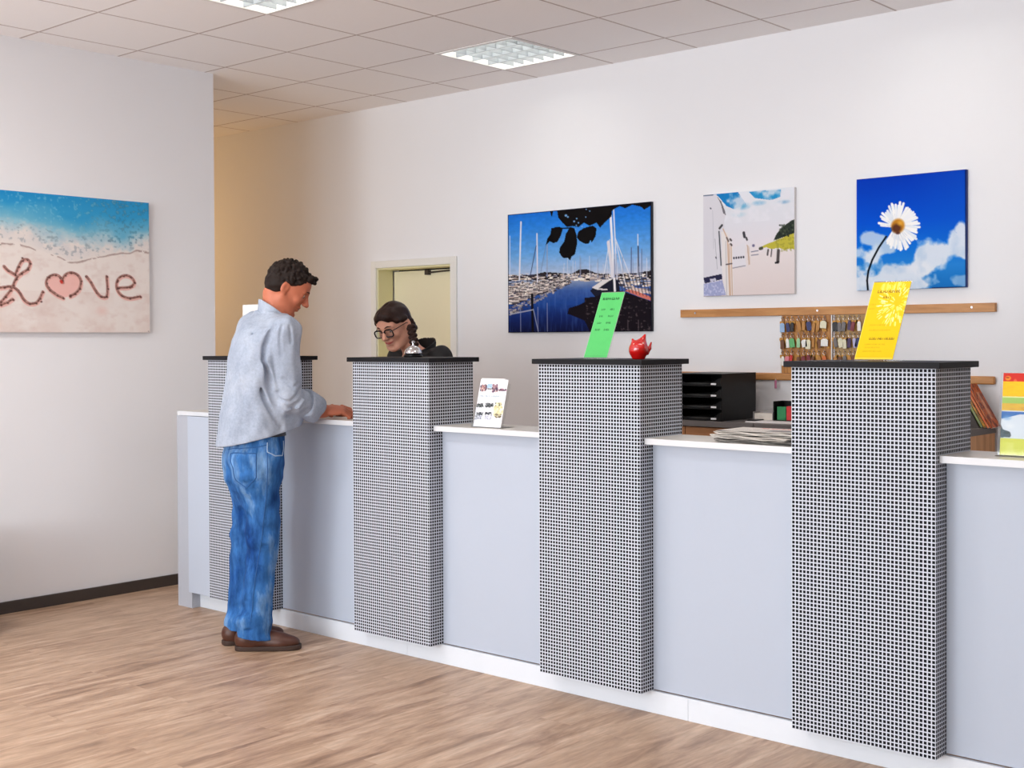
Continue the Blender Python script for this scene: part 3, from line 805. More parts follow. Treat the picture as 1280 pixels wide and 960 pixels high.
# --- sea and sand picture with the word written in the sand
def love():
    c = Canvas(330, 200, ((0, 33), (915, 115), (915, 915), (0, 912)), base=(236, 227, 222), quv=((.271, 0), (1, 0), (1, 1), (.271, 1)))
    n = c.noise(7, 5, 3, 5); n2 = c.noise(70, 50, 4, 3); n3 = c.noise(30, 30, 6, 4)
    edge = .43 + .05 * np.sin(c.X * 11 + 1) + (n - .5) * .1           # where the foam ends
    sea = .26 + .04 * np.sin(c.X * 7 + 2.4) + (n - .5) * .16
    c.put(np.clip((edge - c.Y) * 60, 0, 1), (232, 224, 220))
    t = np.clip((edge - c.Y) / .2, 0, 1); c.put(t * np.clip((n3 - .3) * 2.6, 0, 1), (196, 200, 208), .75)
    m = np.clip((sea + .09 - c.Y) / .14 + (n2 - .5) * .5, 0, 1)
    c.put(m, (124, 190, 214), .9); c.put(np.clip((sea - .02 - c.Y) / .14, 0, 1), (58, 160, 212)); c.put(np.clip((.12 - c.Y) / .14, 0, 1) * np.clip(1.3 - c.X, 0, 1), (30, 138, 206), .85)
    c.put(np.clip((n2 - .55) * 6, 0, 1) * (c.Y < sea + .03) * np.clip((c.X - .6) * 4, 0, 1), (44, 92, 128), .55)
    c.put(np.clip((n2 - .62) * 8, 0, 1) * (c.Y < sea + .02), (150, 208, 226), .4)
    c.put(np.clip((n2 - .6) * 8, 0, 1) * (c.Y > sea) * (c.Y < edge - .02), (140, 150, 160), .5)
    c.put(np.clip(1 - np.abs(c.Y - edge) * 130, 0, 1) * (n3 > .38), (146, 118, 112), .8)
    c.put(np.clip((n3 - .5) * 3, 0, 1) * (c.Y > edge), (220, 200, 194), .5); c.put(np.clip((n - .45) * 4, 0, 1) * (c.Y > .7), (216, 190, 182), .35)
    c.poly([(292, 585), (345, 556), (378, 585), (430, 545), (488, 580), (484, 640), (430, 690), (380, 695), (300, 640)], (240, 182, 174), .8)
    c.blob(60, 690, 60, 40, (238, 188, 180), .6, .9); c.blob(620, 780, 50, 40, (232, 196, 188), .6, .9)
    ink = [[(22, 503), (45, 528), (78, 548)], [(90, 556), (112, 505), (135, 468), (165, 462), (182, 485), (168, 522), (128, 548), (96, 580), (78, 618), (62, 650), (30, 690), (0, 722), (-60, 745), (-120, 730), (-150, 690), (-110, 655), (-40, 640), (20, 632), (60, 628), (92, 640), (118, 668), (142, 708), (175, 732), (215, 728), (240, 700), (258, 660)],
           [(0, 740), (40, 725), (72, 705)], [(380, 600), (365, 570), (335, 556), (296, 570), (280, 605), (300, 645), (345, 680), (382, 698)], [(378, 590), (395, 558), (430, 543), (470, 556), (492, 592), (484, 640), (455, 672), (425, 688)],
           [(526, 566), (552, 600), (580, 650), (612, 688), (648, 690), (655, 640), (650, 566)], [(722, 636), (790, 632), (820, 604), (795, 568), (752, 562), (716, 590), (712, 640), (740, 682), (790, 700), (855, 690)]]
    def smooth(p):
        p = [np.array(q, float) for q in p]; p = [2 * p[0] - p[1]] + p + [2 * p[-1] - p[-2]]; o = []
        for i in range(1, len(p) - 2):
            for q in range(5):
                t = q / 5; o.append(tuple(.5 * (2 * p[i] + (p[i + 1] - p[i - 1]) * t + (2 * p[i - 1] - 5 * p[i] + 4 * p[i + 1] - p[i + 2]) * t * t + (3 * p[i] - p[i - 1] - 3 * p[i + 1] + p[i + 2]) * t ** 3)))
        return o + [tuple(p[-2])]
    for s in ink:
        s = smooth(s)
        c.line([(x + 3, y + 6) for x, y in s], .030, (226, 170, 160), .8)
        c.line(s, .0165, (122, 78, 70), .9)
        for x, y in s[::2]: c.blob(x + random.uniform(-5, 5), y + random.uniform(-5, 5), 7, 6, random.choice([(66, 40, 38), (80, 50, 46), (206, 160, 150), (190, 140, 130)]), .9, .6)
        for x, y in s[::5]: c.blob(x + 5, y + 5, 9, 8, (70, 44, 42), .8, .6)
        c.line([(x - 2, y - 4) for x, y in s], .005, (188, 150, 142), .8)
    for x, y in ((376, 604), (372, 596)): c.blob(x, y, 12, 11, (200, 62, 54), .95, .5)
    for x, y in ((136, 454), (80, 712), (250, 722), (806, 632), (430, 684)): c.blob(x, y, 9, 8, (96, 62, 58), .9, .5)
    c.line([(0, 912), (915, 914)], .006, (186, 172, 170)); c.blob(906, 905, 4, 4, (60, 56, 56))
    return c
picture(love(), 2.93, 4.186, 1.532, 2.302, 'wide canvas picture of surf with Love written in the sand, on the left wall', M_edge_w, left=True)

# ================================================================== rails and key boards on the back wall
t = thing('wooden_rail', (-3.2, 6.13, 1.602), 'upper long wooden rail under the beach and daisy pictures', 'rail')
bm = B(); box(bm, -4.122, -2.307, 6.104, 6.13, 1.604, 1.648); obj('board', bm, M_beech, t, bevel=.002)
for x in (-4.02, -3.25, -2.42):
    bm = B(); tube(bm, [(x, 6.105, 1.628), (x, 6.1015, 1.628)], .006, 10); obj('screw', bm, M_steel, t)
t = thing('wooden_rail', (-3.2, 6.13, 1.25), 'lower wooden rail behind the black letter trays', 'rail')
bm = B(); box(bm, -4.122, -2.31, 6.104, 6.13, 1.252, 1.292); obj('board', bm, M_beech, t, bevel=.008, seg=3)

M_key = plain('brass_key', (176, 128, 62), .35, metal=.7)
M_ring = plain('steel_ring', (196, 196, 200), .25, metal=1)
M_board = wood('key_board_wood', (150, 92, 40), (206, 146, 72), 'Z', 6)
M_board2 = wood('pale_key_board_wood', (166, 126, 76), (204, 168, 110), 'Z', 6)
BOARDS = [(-3.474, -3.166, M_board, 'left key board full of keys with brown wood showing between'), (-3.158, -2.872, M_board2, 'right key board partly hidden by the yellow sign')]
HX = {0: [-3.455, -3.425, -3.397, -3.358, -3.325, -3.297, -3.268, -3.238, -3.206], 1: [-3.144, -3.118, -3.09, -3.06, -3.035, -3.008]}
HZ = [1.592, 1.502, 1.410]
hooks = {}
for k, (x0, x1, m, lb) in enumerate(BOARDS):
    t = thing('key_board', ((x0 + x1) / 2, 6.13, 1.29), lb, 'key board', 'key boards between the rails')
    bm = B(); box(bm, x0, x1, 6.112, 6.13, 1.293, 1.603); obj('panel', bm, m, t)
    for a in (x0, x1 - .006):
        bm = B(); box(bm, a, a + .006, 6.107, 6.112, 1.293, 1.603); obj('side_strip', bm, M_white if k == 0 else M_edge_w, t)
    for r, z in enumerate(HZ):
        for i, x in enumerate(HX[k]):
            bm = B(); tube(bm, [(x, 6.112, z), (x, 6.098, z), (x, 6.094, z + .003), (x, 6.0935, z + .009)], .0022, 6); obj('hook', bm, M_ring, t, smooth=True)
            hooks[(k, r, i)] = (x, 6.096, z)
TAG = {'pale blue': (150, 182, 220), 'dark blue': (44, 52, 104), 'black': (26, 24, 28), 'white': (238, 236, 230), 'cream': (226, 220, 190), 'green': (96, 178, 108), 'pale green': (160, 210, 160), 'pink': (222, 130, 140), 'red': (204, 52, 46), 'dark red': (120, 34, 44), 'orange': (206, 104, 40), 'purple': (70, 48, 92), 'grey': (110, 104, 104), 'brass': (186, 128, 58), 'brown': (112, 66, 36), 'lilac': (184, 184, 222)}
TM = {k: plain('tag_' + k.replace(' ', '_'), v, .4) for k, v in TAG.items()}
PLAN = {(0, 0): ['pale blue', 'dark blue', 'black', 'brass', 'brass', 'dark blue', 'brass', 'brass', 'cream'],
        (0, 1): ['brown', 'white', 'green', 'pale green', 'white', 'cream', 'brass', 'brown', 'white'],
        (0, 2): ['white', 'pink', 'red', 'brown', 'dark red', 'dark red', 'brown', 'brass', 'orange'],
        (1, 0): ['black', 'grey', 'grey', 'purple', 'dark red', 'white'],
        (1, 1): ['grey', 'cream', 'cream', 'purple', 'lilac', 'dark blue'],
        (1, 2): ['brass', 'brown', 'grey', 'brass', 'brown', 'brass']}
BIG = {(0, 0, 8): 1.7, (0, 1, 8): 1.9, (0, 1, 4): 1.5, (0, 1, 2): 1.4, (0, 1, 5): 1.4, (0, 0, 0): 1.3, (0, 0, 5): 1.3, (0, 2, 1): 1.3, (1, 1, 1): 1.3, (1, 0, 0): 1.4, (0, 1, 6): .7}
ORD = ['first', 'second', 'third', 'fourth', 'fifth', 'sixth', 'seventh', 'eighth', 'ninth']
def make_keys(x, y, z, c, s, rnd, loc=None):
    t = thing('key_bunch', (x, y, z), '-', 'keys', 'keys hanging on the key boards')
    bm = B(); tube(bm, [(x + .008 * math.sin(a), y + .001, z - .004 + .008 * math.cos(a) - .006) for a in [2 * PI * i / 14 for i in range(14)]], .0012, 5, closed=True); obj('ring', bm, M_ring, t, smooth=True)
    w, h = .0108 * s, .050 * (1 if s < 1.5 else .8)
    bm = B(); M = Matrix.Translation((x + rnd.uniform(-.003, .003), y - .004, z - .019 - rnd.uniform(0, .01))) @ Matrix.Rotation(rnd.uniform(-.2, .2), 4, 'Y')
    prism(bm, [(-w * .5, 0), (w * .5, 0), (w, -.008), (w, -h), (-w, -h), (-w, -.008)], .003, M); obj('tag', bm, TM[c], t, bevel=.0008)
    bm = B(); M = Matrix.Translation((x + rnd.choice((-1, 1)) * .008, y + .004, z - .018)) @ Matrix.Rotation(rnd.uniform(-.35, .35), 4, 'Y')
    prism(bm, [(-.010, 0), (.010, 0), (.012, -.012), (.008, -.021), (.004, -.024), (.004, -.054), (.009, -.052), (.008, -.058), (-.004, -.060), (-.004, -.024), (-.008, -.021), (-.012, -.012)], .002, M); obj('key', bm, M_key, t)
    return t
rnd = random.Random(11)
for (k, r), cs in PLAN.items():
    for i, c in enumerate(cs):
        x, y, z = hooks[(k, r, i)]
        t = make_keys(x, y, z, c, BIG.get((k, r, i), rnd.uniform(.8, 1.12)), rnd)
        t['label'] = 'keys with a %s tag, %s from left, %s row, %s key board' % (c, ORD[i], ('top', 'middle', 'bottom')[r], ('left', 'right')[k])
# a single small tag hanging from the lower rail
t = thing('key_fob', (-3.497, 6.1, 1.252), 'small pink-purple key fob hanging under the lower wooden rail', 'key fob')
bm = B(); tube(bm, [(-3.497, 6.104, 1.262), (-3.497, 6.098, 1.262), (-3.497, 6.096, 1.252)], .0015, 6); obj('loop', bm, M_ring, t)
bm = B(); box(bm, -3.504, -3.490, 6.095, 6.099, 1.208, 1.252); obj('tag', bm, plain('pink_purple_fob', (186, 110, 140), .5), t, bevel=.0015)

# ================================================================== sideboard against the back wall
SBZ = 1.05
t = thing('sideboard', (-3.76, 5.85, 0), 'brown sideboard under the black letter trays', 'cabinet', 'sideboards along the back wall')
x0, x1 = -4.18, -3.342
bm = B(); box(bm, x0, x1, 5.6, 6.1, SBZ - .03, SBZ); obj('top', bm, M_greytop, t, bevel=.002)
bm = B(); box(bm, x0 + .005, x0 + .025, 5.63, 6.1, .08, SBZ - .03); box(bm, x1 - .025, x1 - .005, 5.63, 6.1, .08, SBZ - .03); box(bm, x0 + .025, x1 - .025, 6.08, 6.1, .08, SBZ - .03); box(bm, x0 + .025, x1 - .025, 5.63, 6.08, .08, .1); obj('carcass', bm, M_oakend, t)
for a, b_ in ((x0 + .006, (x0 + x1) / 2 - .002), ((x0 + x1) / 2 + .002, x1 - .006)):
    bm = B(); box(bm, a, b_, 5.612, 5.63, .085, SBZ - .034); obj('front_door', bm, M_walnut, t, bevel=.001)
bm = B(); box(bm, x0 + .02, x1 - .02, 5.66, 6.08, 0, .08); obj('plinth', bm, M_black, t)
t = thing('sideboard', (-2.82, 5.85, 0), 'sideboard with an open dark compartment, running behind the yellow sign pillar', 'cabinet', 'sideboards along the back wall')
x0, x1 = -3.338, -2.3
bm = B(); box(bm, x0, x1, 5.6, 6.1, SBZ - .03, SBZ); obj('top', bm, M_greytop, t, bevel=.002)
bm = B()
box(bm, x0 + .005, x0 + .03, 5.615, 6.1, .08, SBZ - .03); box(bm, x0 + .03, x1 - .025, 6.08, 6.1, .08, SBZ - .03); box(bm, x0 + .03, x1 - .025, 5.63, 6.08, .08, .1); box(bm, x0 + .03, x1 - .025, 5.63, 6.08, .78, .8)
obj('carcass', bm, plain('dark_carcass', (40, 34, 32), .6), t)
bm = B(); box(bm, x1 - .025, x1 - .004, 5.612, 6.1, .0, SBZ - .03); obj('end_panel', bm, M_oakend, t, bevel=.001)
bm = B(); box(bm, x0 + .032, x1 - .027, 5.612, 5.63, .085, .795); obj('front_door', bm, M_walnut, t, bevel=.001)
bm = B(); box(bm, x0 + .02, x1 - .03, 5.66, 6.08, 0, .08); obj('plinth', bm, M_black, t)

# ------------------------------------------------------------------ letter trays, one object each
TX0, TX1, TY0, TY1, TH = -3.83, -3.545, 5.62, 5.97, .0605
M_label = plain('white_label', (232, 232, 234), .5)
def make_tray(z, label):
    t = thing('letter_tray', ((TX0 + TX1) / 2, (TY0 + TY1) / 2, z), label, 'letter tray', 'stack of black letter trays')
    bm = B(); w = .004
    box(bm, TX0, TX1, TY0 + .01, TY1, z, z + w)
    box(bm, TX0, TX0 + w, TY0 + .012, TY1, z + w, z + TH); box(bm, TX1 - w, TX1, TY0 + .012, TY1, z + w, z + TH); box(bm, TX0 + w, TX1 - w, TY1 - w, TY1, z + w, z + TH)
    obj('shell', bm, M_black, t)
    bm = B()                                               # front lip, cut away in a curve in the middle
    xs_ = np.linspace(TX0, TX1, 25); top = [(x, z + w + .006 + .034 * min(1, (abs(2 * (x - TX0) / (TX1 - TX0) - 1) ** 3) * 1.2)) for x in xs_]
    prism(bm, [(TX0, z)] + [(TX1, z)] + top[::-1], .012, Matrix.Translation((0, TY0, 0))); obj('front_lip', bm, M_black, t, bevel=.001)
    for x in (TX0 + .005, TX1 - .06):
        bm = B(); box(bm, x, x + .032, TY0 - .0015, TY0, z + .008, z + .017); obj('label_strip', bm, M_label, t)
    bm = B(); box(bm, TX0 + .03, TX1 - .03, TY0 + .03, TY1 - .01, z + w, z + w + .012); obj('paper', bm, plain('grey_paper', (44, 43, 42), .7), t)
    return t
tr = make_tray(SBZ, 'lowest of the four stacked black letter trays')
for i, lb in enumerate(['second lowest of the four stacked black letter trays', 'second highest of the four stacked black letter trays', 'topmost of the four stacked black letter trays']):
    dup(tr, ((TX0 + TX1) / 2, (TY0 + TY1) / 2, SBZ + TH * (i + 1)), lb)
t = thing('tray_lid', ((TX0 + TX1) / 2, (TY0 + TY1) / 2, SBZ + TH * 4), 'flat black lid lying on the stack of letter trays', 'lid')
bm = B(); box(bm, TX0 - .001, TX1 + .001, TY0 + .005, TY1 + .001, SBZ + TH * 4, SBZ + TH * 4 + .006); obj('plate', bm, M_black, t, bevel=.001)

# ------------------------------------------------------------------ things on the sideboard
t = thing('clipboard', (-3.28, 5.78, SBZ), 'flat white paper pad lying on the sideboard, right of the letter trays', 'paper pad')
M = Matrix.Translation((-3.27, 5.77, SBZ)) @ Matrix.Rotation(.06, 4, 'Z')
bm = B(); box(bm, -.15, .2, -.12, .1, 0, .006, M); obj('sheets', bm, plain('soft_white_paper', (236, 232, 232), .6), t)
bm = B(); box(bm, -.15, -.11, -.1, .02, .006, .012, M); obj('clip', bm, M_black, t)
t = thing('note_box', (-3.37, 5.82, SBZ), 'small clear box of cream note slips on the white pad', 'note box')
M = Matrix.Translation((-3.385, 5.80, SBZ + .007)) @ Matrix.Rotation(.1, 4, 'Z')
bm = B(); box(bm, -.05, .05, -.03, .03, 0, .034, M); obj('note_slips', bm, plain('cream_slips', (222, 214, 204), .7, noise=.1), t)
bm = B(); box(bm, -.055, -.052, -.035, .035, 0, .042, M); box(bm, .052, .055, -.035, .035, 0, .042, M); box(bm, -.052, .052, .033, .035, 0, .045, M); obj('box_walls', bm, plain('smoky_plastic', (150, 146, 146), .3), t)
t = thing('desk_organizer', (-3.24, 5.78, SBZ + .007), 'black desk organizer holding green and red folders', 'organizer')
bx0, by0, bz = -3.318, 5.76, SBZ + .0065
bm = B(); box(bm, bx0, bx0 + .006, by0, by0 + .1, bz, bz + .1); box(bm, bx0 + .006, bx0 + .22, by0 + .094, by0 + .1, bz, bz + .1); box(bm, bx0 + .006, bx0 + .22, by0, by0 + .094, bz, bz + .004); box(bm, bx0 + .214, bx0 + .22, by0, by0 + .094, bz + .004, bz + .1); obj('case', bm, M_black, t)
bm = B(); box(bm, bx0 + .016, bx0 + .066, by0 + .012, by0 + .05, bz + .004, bz + .072); obj('green_folders', bm, plain('green_card', (40, 140, 84), .5, noise=.2), t)
bm = B(); box(bm, bx0 + .07, bx0 + .12, by0 + .012, by0 + .05, bz + .004, bz + .075); obj('red_folders', bm, plain('red_card', (214, 52, 56), .5, noise=.2), t)

# ------------------------------------------------------------------ leaflets leaning at the right end of the sideboard
cols = [('orange and brown', (196, 96, 44), (120, 50, 30)), ('red and orange', (206, 82, 44), (226, 150, 96)), ('yellow and dark brown', (206, 150, 60), (70, 44, 30)), ('green and grey', (120, 150, 70), (150, 146, 140))]
for i, (nm, c1, c2) in enumerate(cols):
    c = Canvas(24, 60, base=c1)
    n = c.noise(6, 14, i + 30); c.put(np.clip((n - .45) * 6, 0, 1), c2); c.put((np.abs(c.X - .5) < .12) * (c.Y > .2) * (c.Y < .8), (236, 200, 160), .5)
    t = thing('leaflet', (-2.28 - i * .016, 6.0, SBZ), '%s leaflet leaning at the sideboard end, %s from the right' % (nm, ('outermost', 'second', 'third', 'fourth')[i]), 'leaflet', 'leaflets leaning at the end of the sideboard')
    ang = -.52; L = .235
    dx, dz = math.sin(ang), math.cos(ang)
    o = np.array((-2.262 - i * .016, 5.96, SBZ + .004 + .001 * i))
    bm = B(); M = Matrix.Translation(o) @ Matrix.Rotation(ang, 4, 'Y'); box(bm, -.010, 0, 0, .1, 0, L - .012 * i, M); obj('pages', bm, M_edge_w, t)
    print_face('cover', c, o + np.array((dx * (L - .012 * i) + .0006 * dz, 0, dz * (L - .012 * i) - .0006 * dx)), (0, .1, 0), (-dx * (L - .012 * i), 0, -dz * (L - .012 * i)), M_gloss, t)
    print_face('spine', c, o + np.array((dx * (L - .012 * i) - .010 * dz, -.0006, dz * (L - .012 * i) + .01 * dx)), (.010 * dz, 0, -.010 * dx), (-dx * (L - .012 * i), 0, -dz * (L - .012 * i)), M_gloss, t)
t = thing('leaflet_rest', (-2.5, 6.0, SBZ), 'dark box behind the yellow-sign pillar that the leaflets lean on', 'box')
bm = B(); prism(bm, [(-2.62, SBZ), (-2.322, SBZ), (-2.434, SBZ + .2), (-2.62, SBZ + .2)], .12, Matrix.Translation((0, 5.95, 0))); obj('body', bm, M_base, t)

# ================================================================== things on the counter
def clear(name, tint=(.97, .98, .98, 1)):
    """clear sheet: see-through with a reflecting skin"""
    m, nt, b = new_mat(name); nt.nodes.remove(b)
    tr = N(nt, 'ShaderNodeBsdfTransparent'); tr.inputs[0].default_value = tint
    gl = N(nt, 'ShaderNodeBsdfGlossy'); gl.inputs['Roughness'].default_value = .04
    fr = N(nt, 'ShaderNodeFresnel'); fr.inputs[0].default_value = 1.35
    mx = N(nt, 'ShaderNodeMixShader'); nt.links.new(fr.outputs[0], mx.inputs[0]); nt.links.new(tr.outputs[0], mx.inputs[1]); nt.links.new(gl.outputs[0], mx.inputs[2])
    nt.links.new(mx.outputs[0], nt.nodes['Material Output'].inputs[0])
    return m
M_clear = clear('clear_acrylic')
CT = ZT + .021
def lean_sign(name, x0, x1, y0, lean, h, cv, label, cat):
    """sheet in a slanted clear stand: foot plate on the pillar cap, back plate leaning away"""
    t = thing(name, ((x0 + x1) / 2, y0, CT), label, cat, 'slanted acrylic signs on the pillars')
    L = math.hypot(lean, h); n = np.array((0, -h, lean)) / L; up = np.array((0, lean, h)) / L
    P0 = np.array((x0, y0, CT + .004))
    bm = B()
    M = Matrix.Translation(P0) @ Matrix.Rotation(-math.atan2(lean, h), 4, 'X')
    box(bm, 0, x1 - x0, .0, .003, 0, L + .004, M); box(bm, 0, x1 - x0, y0 - y0, lean * .7, -.004, -.001, Matrix.Translation(P0)); obj('acrylic_stand', bm, M_clear, t)
    tl = P0 + up * L - np.array((0, 0, 0)) + n * .0022
    bm = B(); box(bm, .001, x1 - x0 - .001, -.0015, -.0002, .001, L - .001, M); obj('card', bm, M_edge_w, t)
    print_face('printed_sheet', cv, tl + np.array((.001, 0, 0)), (x1 - x0 - .002, 0, 0), -up * (L - .001), M_gloss, t)
    return t
def green_sign():
    c = Canvas(110, 260, ((0, 0), (100, 0), (100, 250), (0, 250)), base=(88, 194, 106))
    c.put(np.clip((c.noise(4, 8, 2) - .5) * 2, 0, 1), (82, 186, 100), .6)
    c.line([(0, 0), (100, 0)], .008, (170, 236, 180)); c.line([(0.5, 0), (0.5, 250)], .008, (150, 230, 164)); c.line([(99.5, 0), (99.5, 250)], .008, (150, 230, 164))
    for y in (24, 25.5): c.text_marks(14, 86, 25, 8, (26, 78, 40), 3)
    for i, y in enumerate((66, 92, 118, 144)):
        c.text_marks(20 - i, 34, y, 6.5, (40, 110, 58), i); c.text_marks(58 - i, 76, y, 6.5, (36, 104, 54), i + 9)
    c.line([(2, 243), (98, 243)], .004, (70, 170, 90), .7)
    return c
lean_sign('acrylic_sign', -3.266, -3.144, 4.125, .125, .272, green_sign(), 'slanted green sign with rows of dark print on a tiled pillar', 'sign')
def yellow_sign():
    c = Canvas(130, 260, ((0, 0), (100, 0), (100, 210), (0, 210)), base=(238, 198, 8))
    c.put(np.clip((c.noise(4, 8, 5) - .5) * 2, 0, 1), (232, 190, 4), .5)
    r = random.Random(4); p = []
    for k in range(150):
        a = r.uniform(0, 2 * PI); q = r.random() ** .5
        x, y = 72 + 42 * q * math.cos(a), 62 + 52 * q * math.sin(a)
        if x > 99.5 or x - 30 + y * .0 < 0: continue
        ang = math.atan2(y - 60, x - 74); c.line([(x, y), (x + 9 * math.cos(ang), y + 9 * math.sin(ang))], .014, r.choice([(252, 240, 120), (250, 246, 170), (248, 226, 60), (254, 250, 200)]), .75)
    for k in range(26): x = r.uniform(25, 80); c.line([(x, r.uniform(2, 10)), (x + r.uniform(-4, 4), r.uniform(14, 30))], .012, (254, 238, 110), .6)
    c.text_marks(18, 76, 27, 7, (150, 110, 20), 2); c.text_marks(36, 56, 43, 6, (150, 110, 20), 4)
    c.text_marks(26, 92, 155, 5, (120, 88, 10), 5)
    for y, a, b_ in ((62, 4, 22), (74, 4, 20), (118, 18, 70), (132, 20, 76), (170, 18, 70), (178, 20, 60), (188, 16, 66)): c.text_marks(a, b_, y, 3.5, (212, 172, 6), int(y))
    c.line([(0, 0), (100, 0)], .008, (190, 170, 70)); c.line([(.6, 0), (.6, 210)], .008, (252, 238, 130)); c.line([(2, 207), (98, 207)], .008, (252, 240, 120))
    return c
lean_sign('acrylic_sign', -2.063, -1.919, 4.145, .155, .277, yellow_sign(), 'slanted yellow sign with a pale flower on the rightmost tiled pillar', 'sign')

# red ceramic figurine
t = thing('ceramic_figurine', (-2.984, 4.13, CT), 'round glossy red ceramic animal figurine on the green-sign pillar', 'figurine')
M_red = plain('red_glaze', (196, 16, 14), .12, spec=.6, coat=.6)
cx, cy, cz = -2.990, 4.13, CT + .038
rx, ry = .747, .664                                        # sideways direction of its profile
at = lambda a, h, b=0: np.array((cx + rx * a - ry * b, cy + ry * a + rx * b, cz + h))
F = Field((cx - .07, cy - .07, CT - .002), (cx + .07, cy + .07, CT + .115), .002)
F.ell(at(0, 0), (.0395, .0395, .039), k=.01); F.ell(at(0, -.034), (.024, .024, .006), k=.012)
F.cap(at(.006, .014), at(.026, .058), .026, .005, .014); F.cap(at(-.016, .020), at(-.024, .041), .012, .0045, .008)
F.cap(at(-.008, .012, -.02), at(.012, .012, -.026), .012, .012, .012)
F.cut((0, 0, CT + .0002), (0, 0, -1))
field_obj('body', F, M_red, t)
F = Field(cx - np.array((.09, .09, .06)) * 0 + np.array((0, cy - cx - .09, cz - cx - .05)) * 1 - np.array((.09, 0, 0)), np.array((cx + .09, cy + .09, cz + .06)), .002)
F.cap(at(.034, -.014), at(.044, .006), .008, .007, .006); F.cap(at(.044, .006), at(.051, .029), .007, .003, .006)
field_obj('tail', F, M_red, t)
for a, h in ((-.020, .022), (.014, .024)):
    bm = B(); sphere(bm, at(a, h, -.029 if a > 0 else -.022), .0045); obj('eye', bm, plain('pale_glaze', (238, 190, 180), .2), t, smooth=True)

# service bell
t = thing('service_bell', (-4.323, 4.16, CT), 'shiny steel service bell on a black base, on a tiled pillar', 'bell')
bm = B(); lathe(bm, [(.044, 0), (.046, .003), (.046, .008), (.040, .012), (.036, .016), (.02, .017)], (-4.323, 4.16, CT)); obj('base', bm, M_black, t, smooth=True)
bm = B(); lathe(bm, [(.041, .016), (.043, .019), (.042, .024), (.037, .036), (.028, .046), (.016, .053), (.008, .055), (.0075, .058), (0, .058)], (-4.323, 4.16, CT)); obj('dome', bm, M_steel, t, smooth=True)
bm = B(); lathe(bm, [(.0035, .058), (.0035, .066), (.0075, .068), (.008, .074), (.005, .078), (0, .0785)], (-4.323, 4.16, CT), 16); obj('plunger', bm, M_steel, t, smooth=True)

# brochure stand
WZ = 1.09
def page():
    c = Canvas(110, 140, ((232, 170), (660, 182), (560, 770), (228, 760)), base=(238, 238, 244))
    n = c.noise(30, 30, 3)
    def photo(x0, x1, y0, y1, cs):
        for k in range(60):
            x = random.uniform(x0, x1); y = random.uniform(y0, y1); c.blob(x, y, (x1 - x0) * .12, (y1 - y0) * .2, random.choice(cs), .9, .5)
    photo(246, 336, 262, 350, [(96, 80, 96), (170, 120, 116), (200, 160, 150), (60, 60, 84)]); photo(350, 420, 250, 300, [(150, 190, 226), (180, 206, 230)]); photo(350, 420, 312, 326, [(50, 46, 60), (80, 76, 84)])
    photo(424, 508, 262, 360, [(96, 74, 100), (160, 120, 130), (200, 170, 170), (70, 56, 76)]); photo(520, 620, 318, 350, [(50, 40, 50), (170, 120, 136), (90, 76, 96)])
    for y in (410, 420): c.text_marks(262, 388, 415, 20, (120, 150, 166), 4, .7); c.text_marks(418, 540, 420, 20, (120, 150, 166), 6, .7)
    photo(236, 320, 515, 555, [(30, 34, 40), (50, 60, 56), (90, 96, 96)]); photo(350, 450, 510, 555, [(34, 38, 44), (60, 66, 64), (120, 124, 126)]); photo(480, 560, 500, 560, [(60, 60, 56), (214, 206, 160), (236, 226, 170), (240, 236, 220)])
    photo(470, 580, 550, 640, [(230, 222, 170), (236, 232, 200), (206, 196, 150)]); photo(250, 330, 615, 645, [(40, 44, 50), (90, 96, 104)]); photo(236, 320, 650, 690, [(150, 152, 170), (120, 124, 140), (210, 212, 224)]); photo(360, 440, 612, 640, [(46, 46, 54), (80, 84, 90)]); photo(360, 440, 650, 690, [(160, 160, 176), (206, 208, 220)]); photo(480, 560, 630, 668, [(80, 70, 60), (150, 140, 110), (200, 190, 150)])
    return c
t = thing('brochure_stand', (-3.81, 4.15, WZ), 'clear brochure stand with white picture leaflets beside the bell pillar', 'brochure stand')
bx0, bx1, by, lean, bh = -3.888, -3.722, 4.11, .055, .212
L = math.hypot(lean, bh); M = Matrix.Translation((bx0, by, WZ)) @ Matrix.Rotation(-math.atan2(lean, bh), 4, 'X')
bm = B(); box(bm, -.004, bx1 - bx0 + .004, .012, .015, 0.004, L * .93, M); box(bm, -.004, bx1 - bx0 + .004, 0, .1, 0, .003, Matrix.Translation((bx0, by - .01, WZ)))
box(bm, -.004, .03, -.008, -.006, .003, .085, M); box(bm, -.006, -.004, -.008, .015, .003, .1, M); obj('acrylic_holder', bm, M_clear, t)
def leaf_at(off, dz, label):
    q = thing('leaflet', (bx0, by, WZ), label, 'leaflet', 'leaflets in the brochure stand')
    bm = B(); box(bm, 0, bx1 - bx0 - dz * 4, off, off + .003, .003, L + dz, M); obj('pages', bm, M_edge_w, q)
    return q
q = leaf_at(0, 0, 'front white leaflet with small landscape pictures in the clear brochure stand')
R_ = np.array(M.to_3x3()); P0 = np.array(M.translation)
print_face('cover', page(), P0 + R_ @ np.array((0, -.0005, L)), R_ @ np.array((bx1 - bx0, 0, 0)), R_ @ np.array((0, 0, -(L - .003))), M_gloss, q)
leaf_at(.0045, .006, 'rear leaflet whose white top edge shows above the front one in the brochure stand')

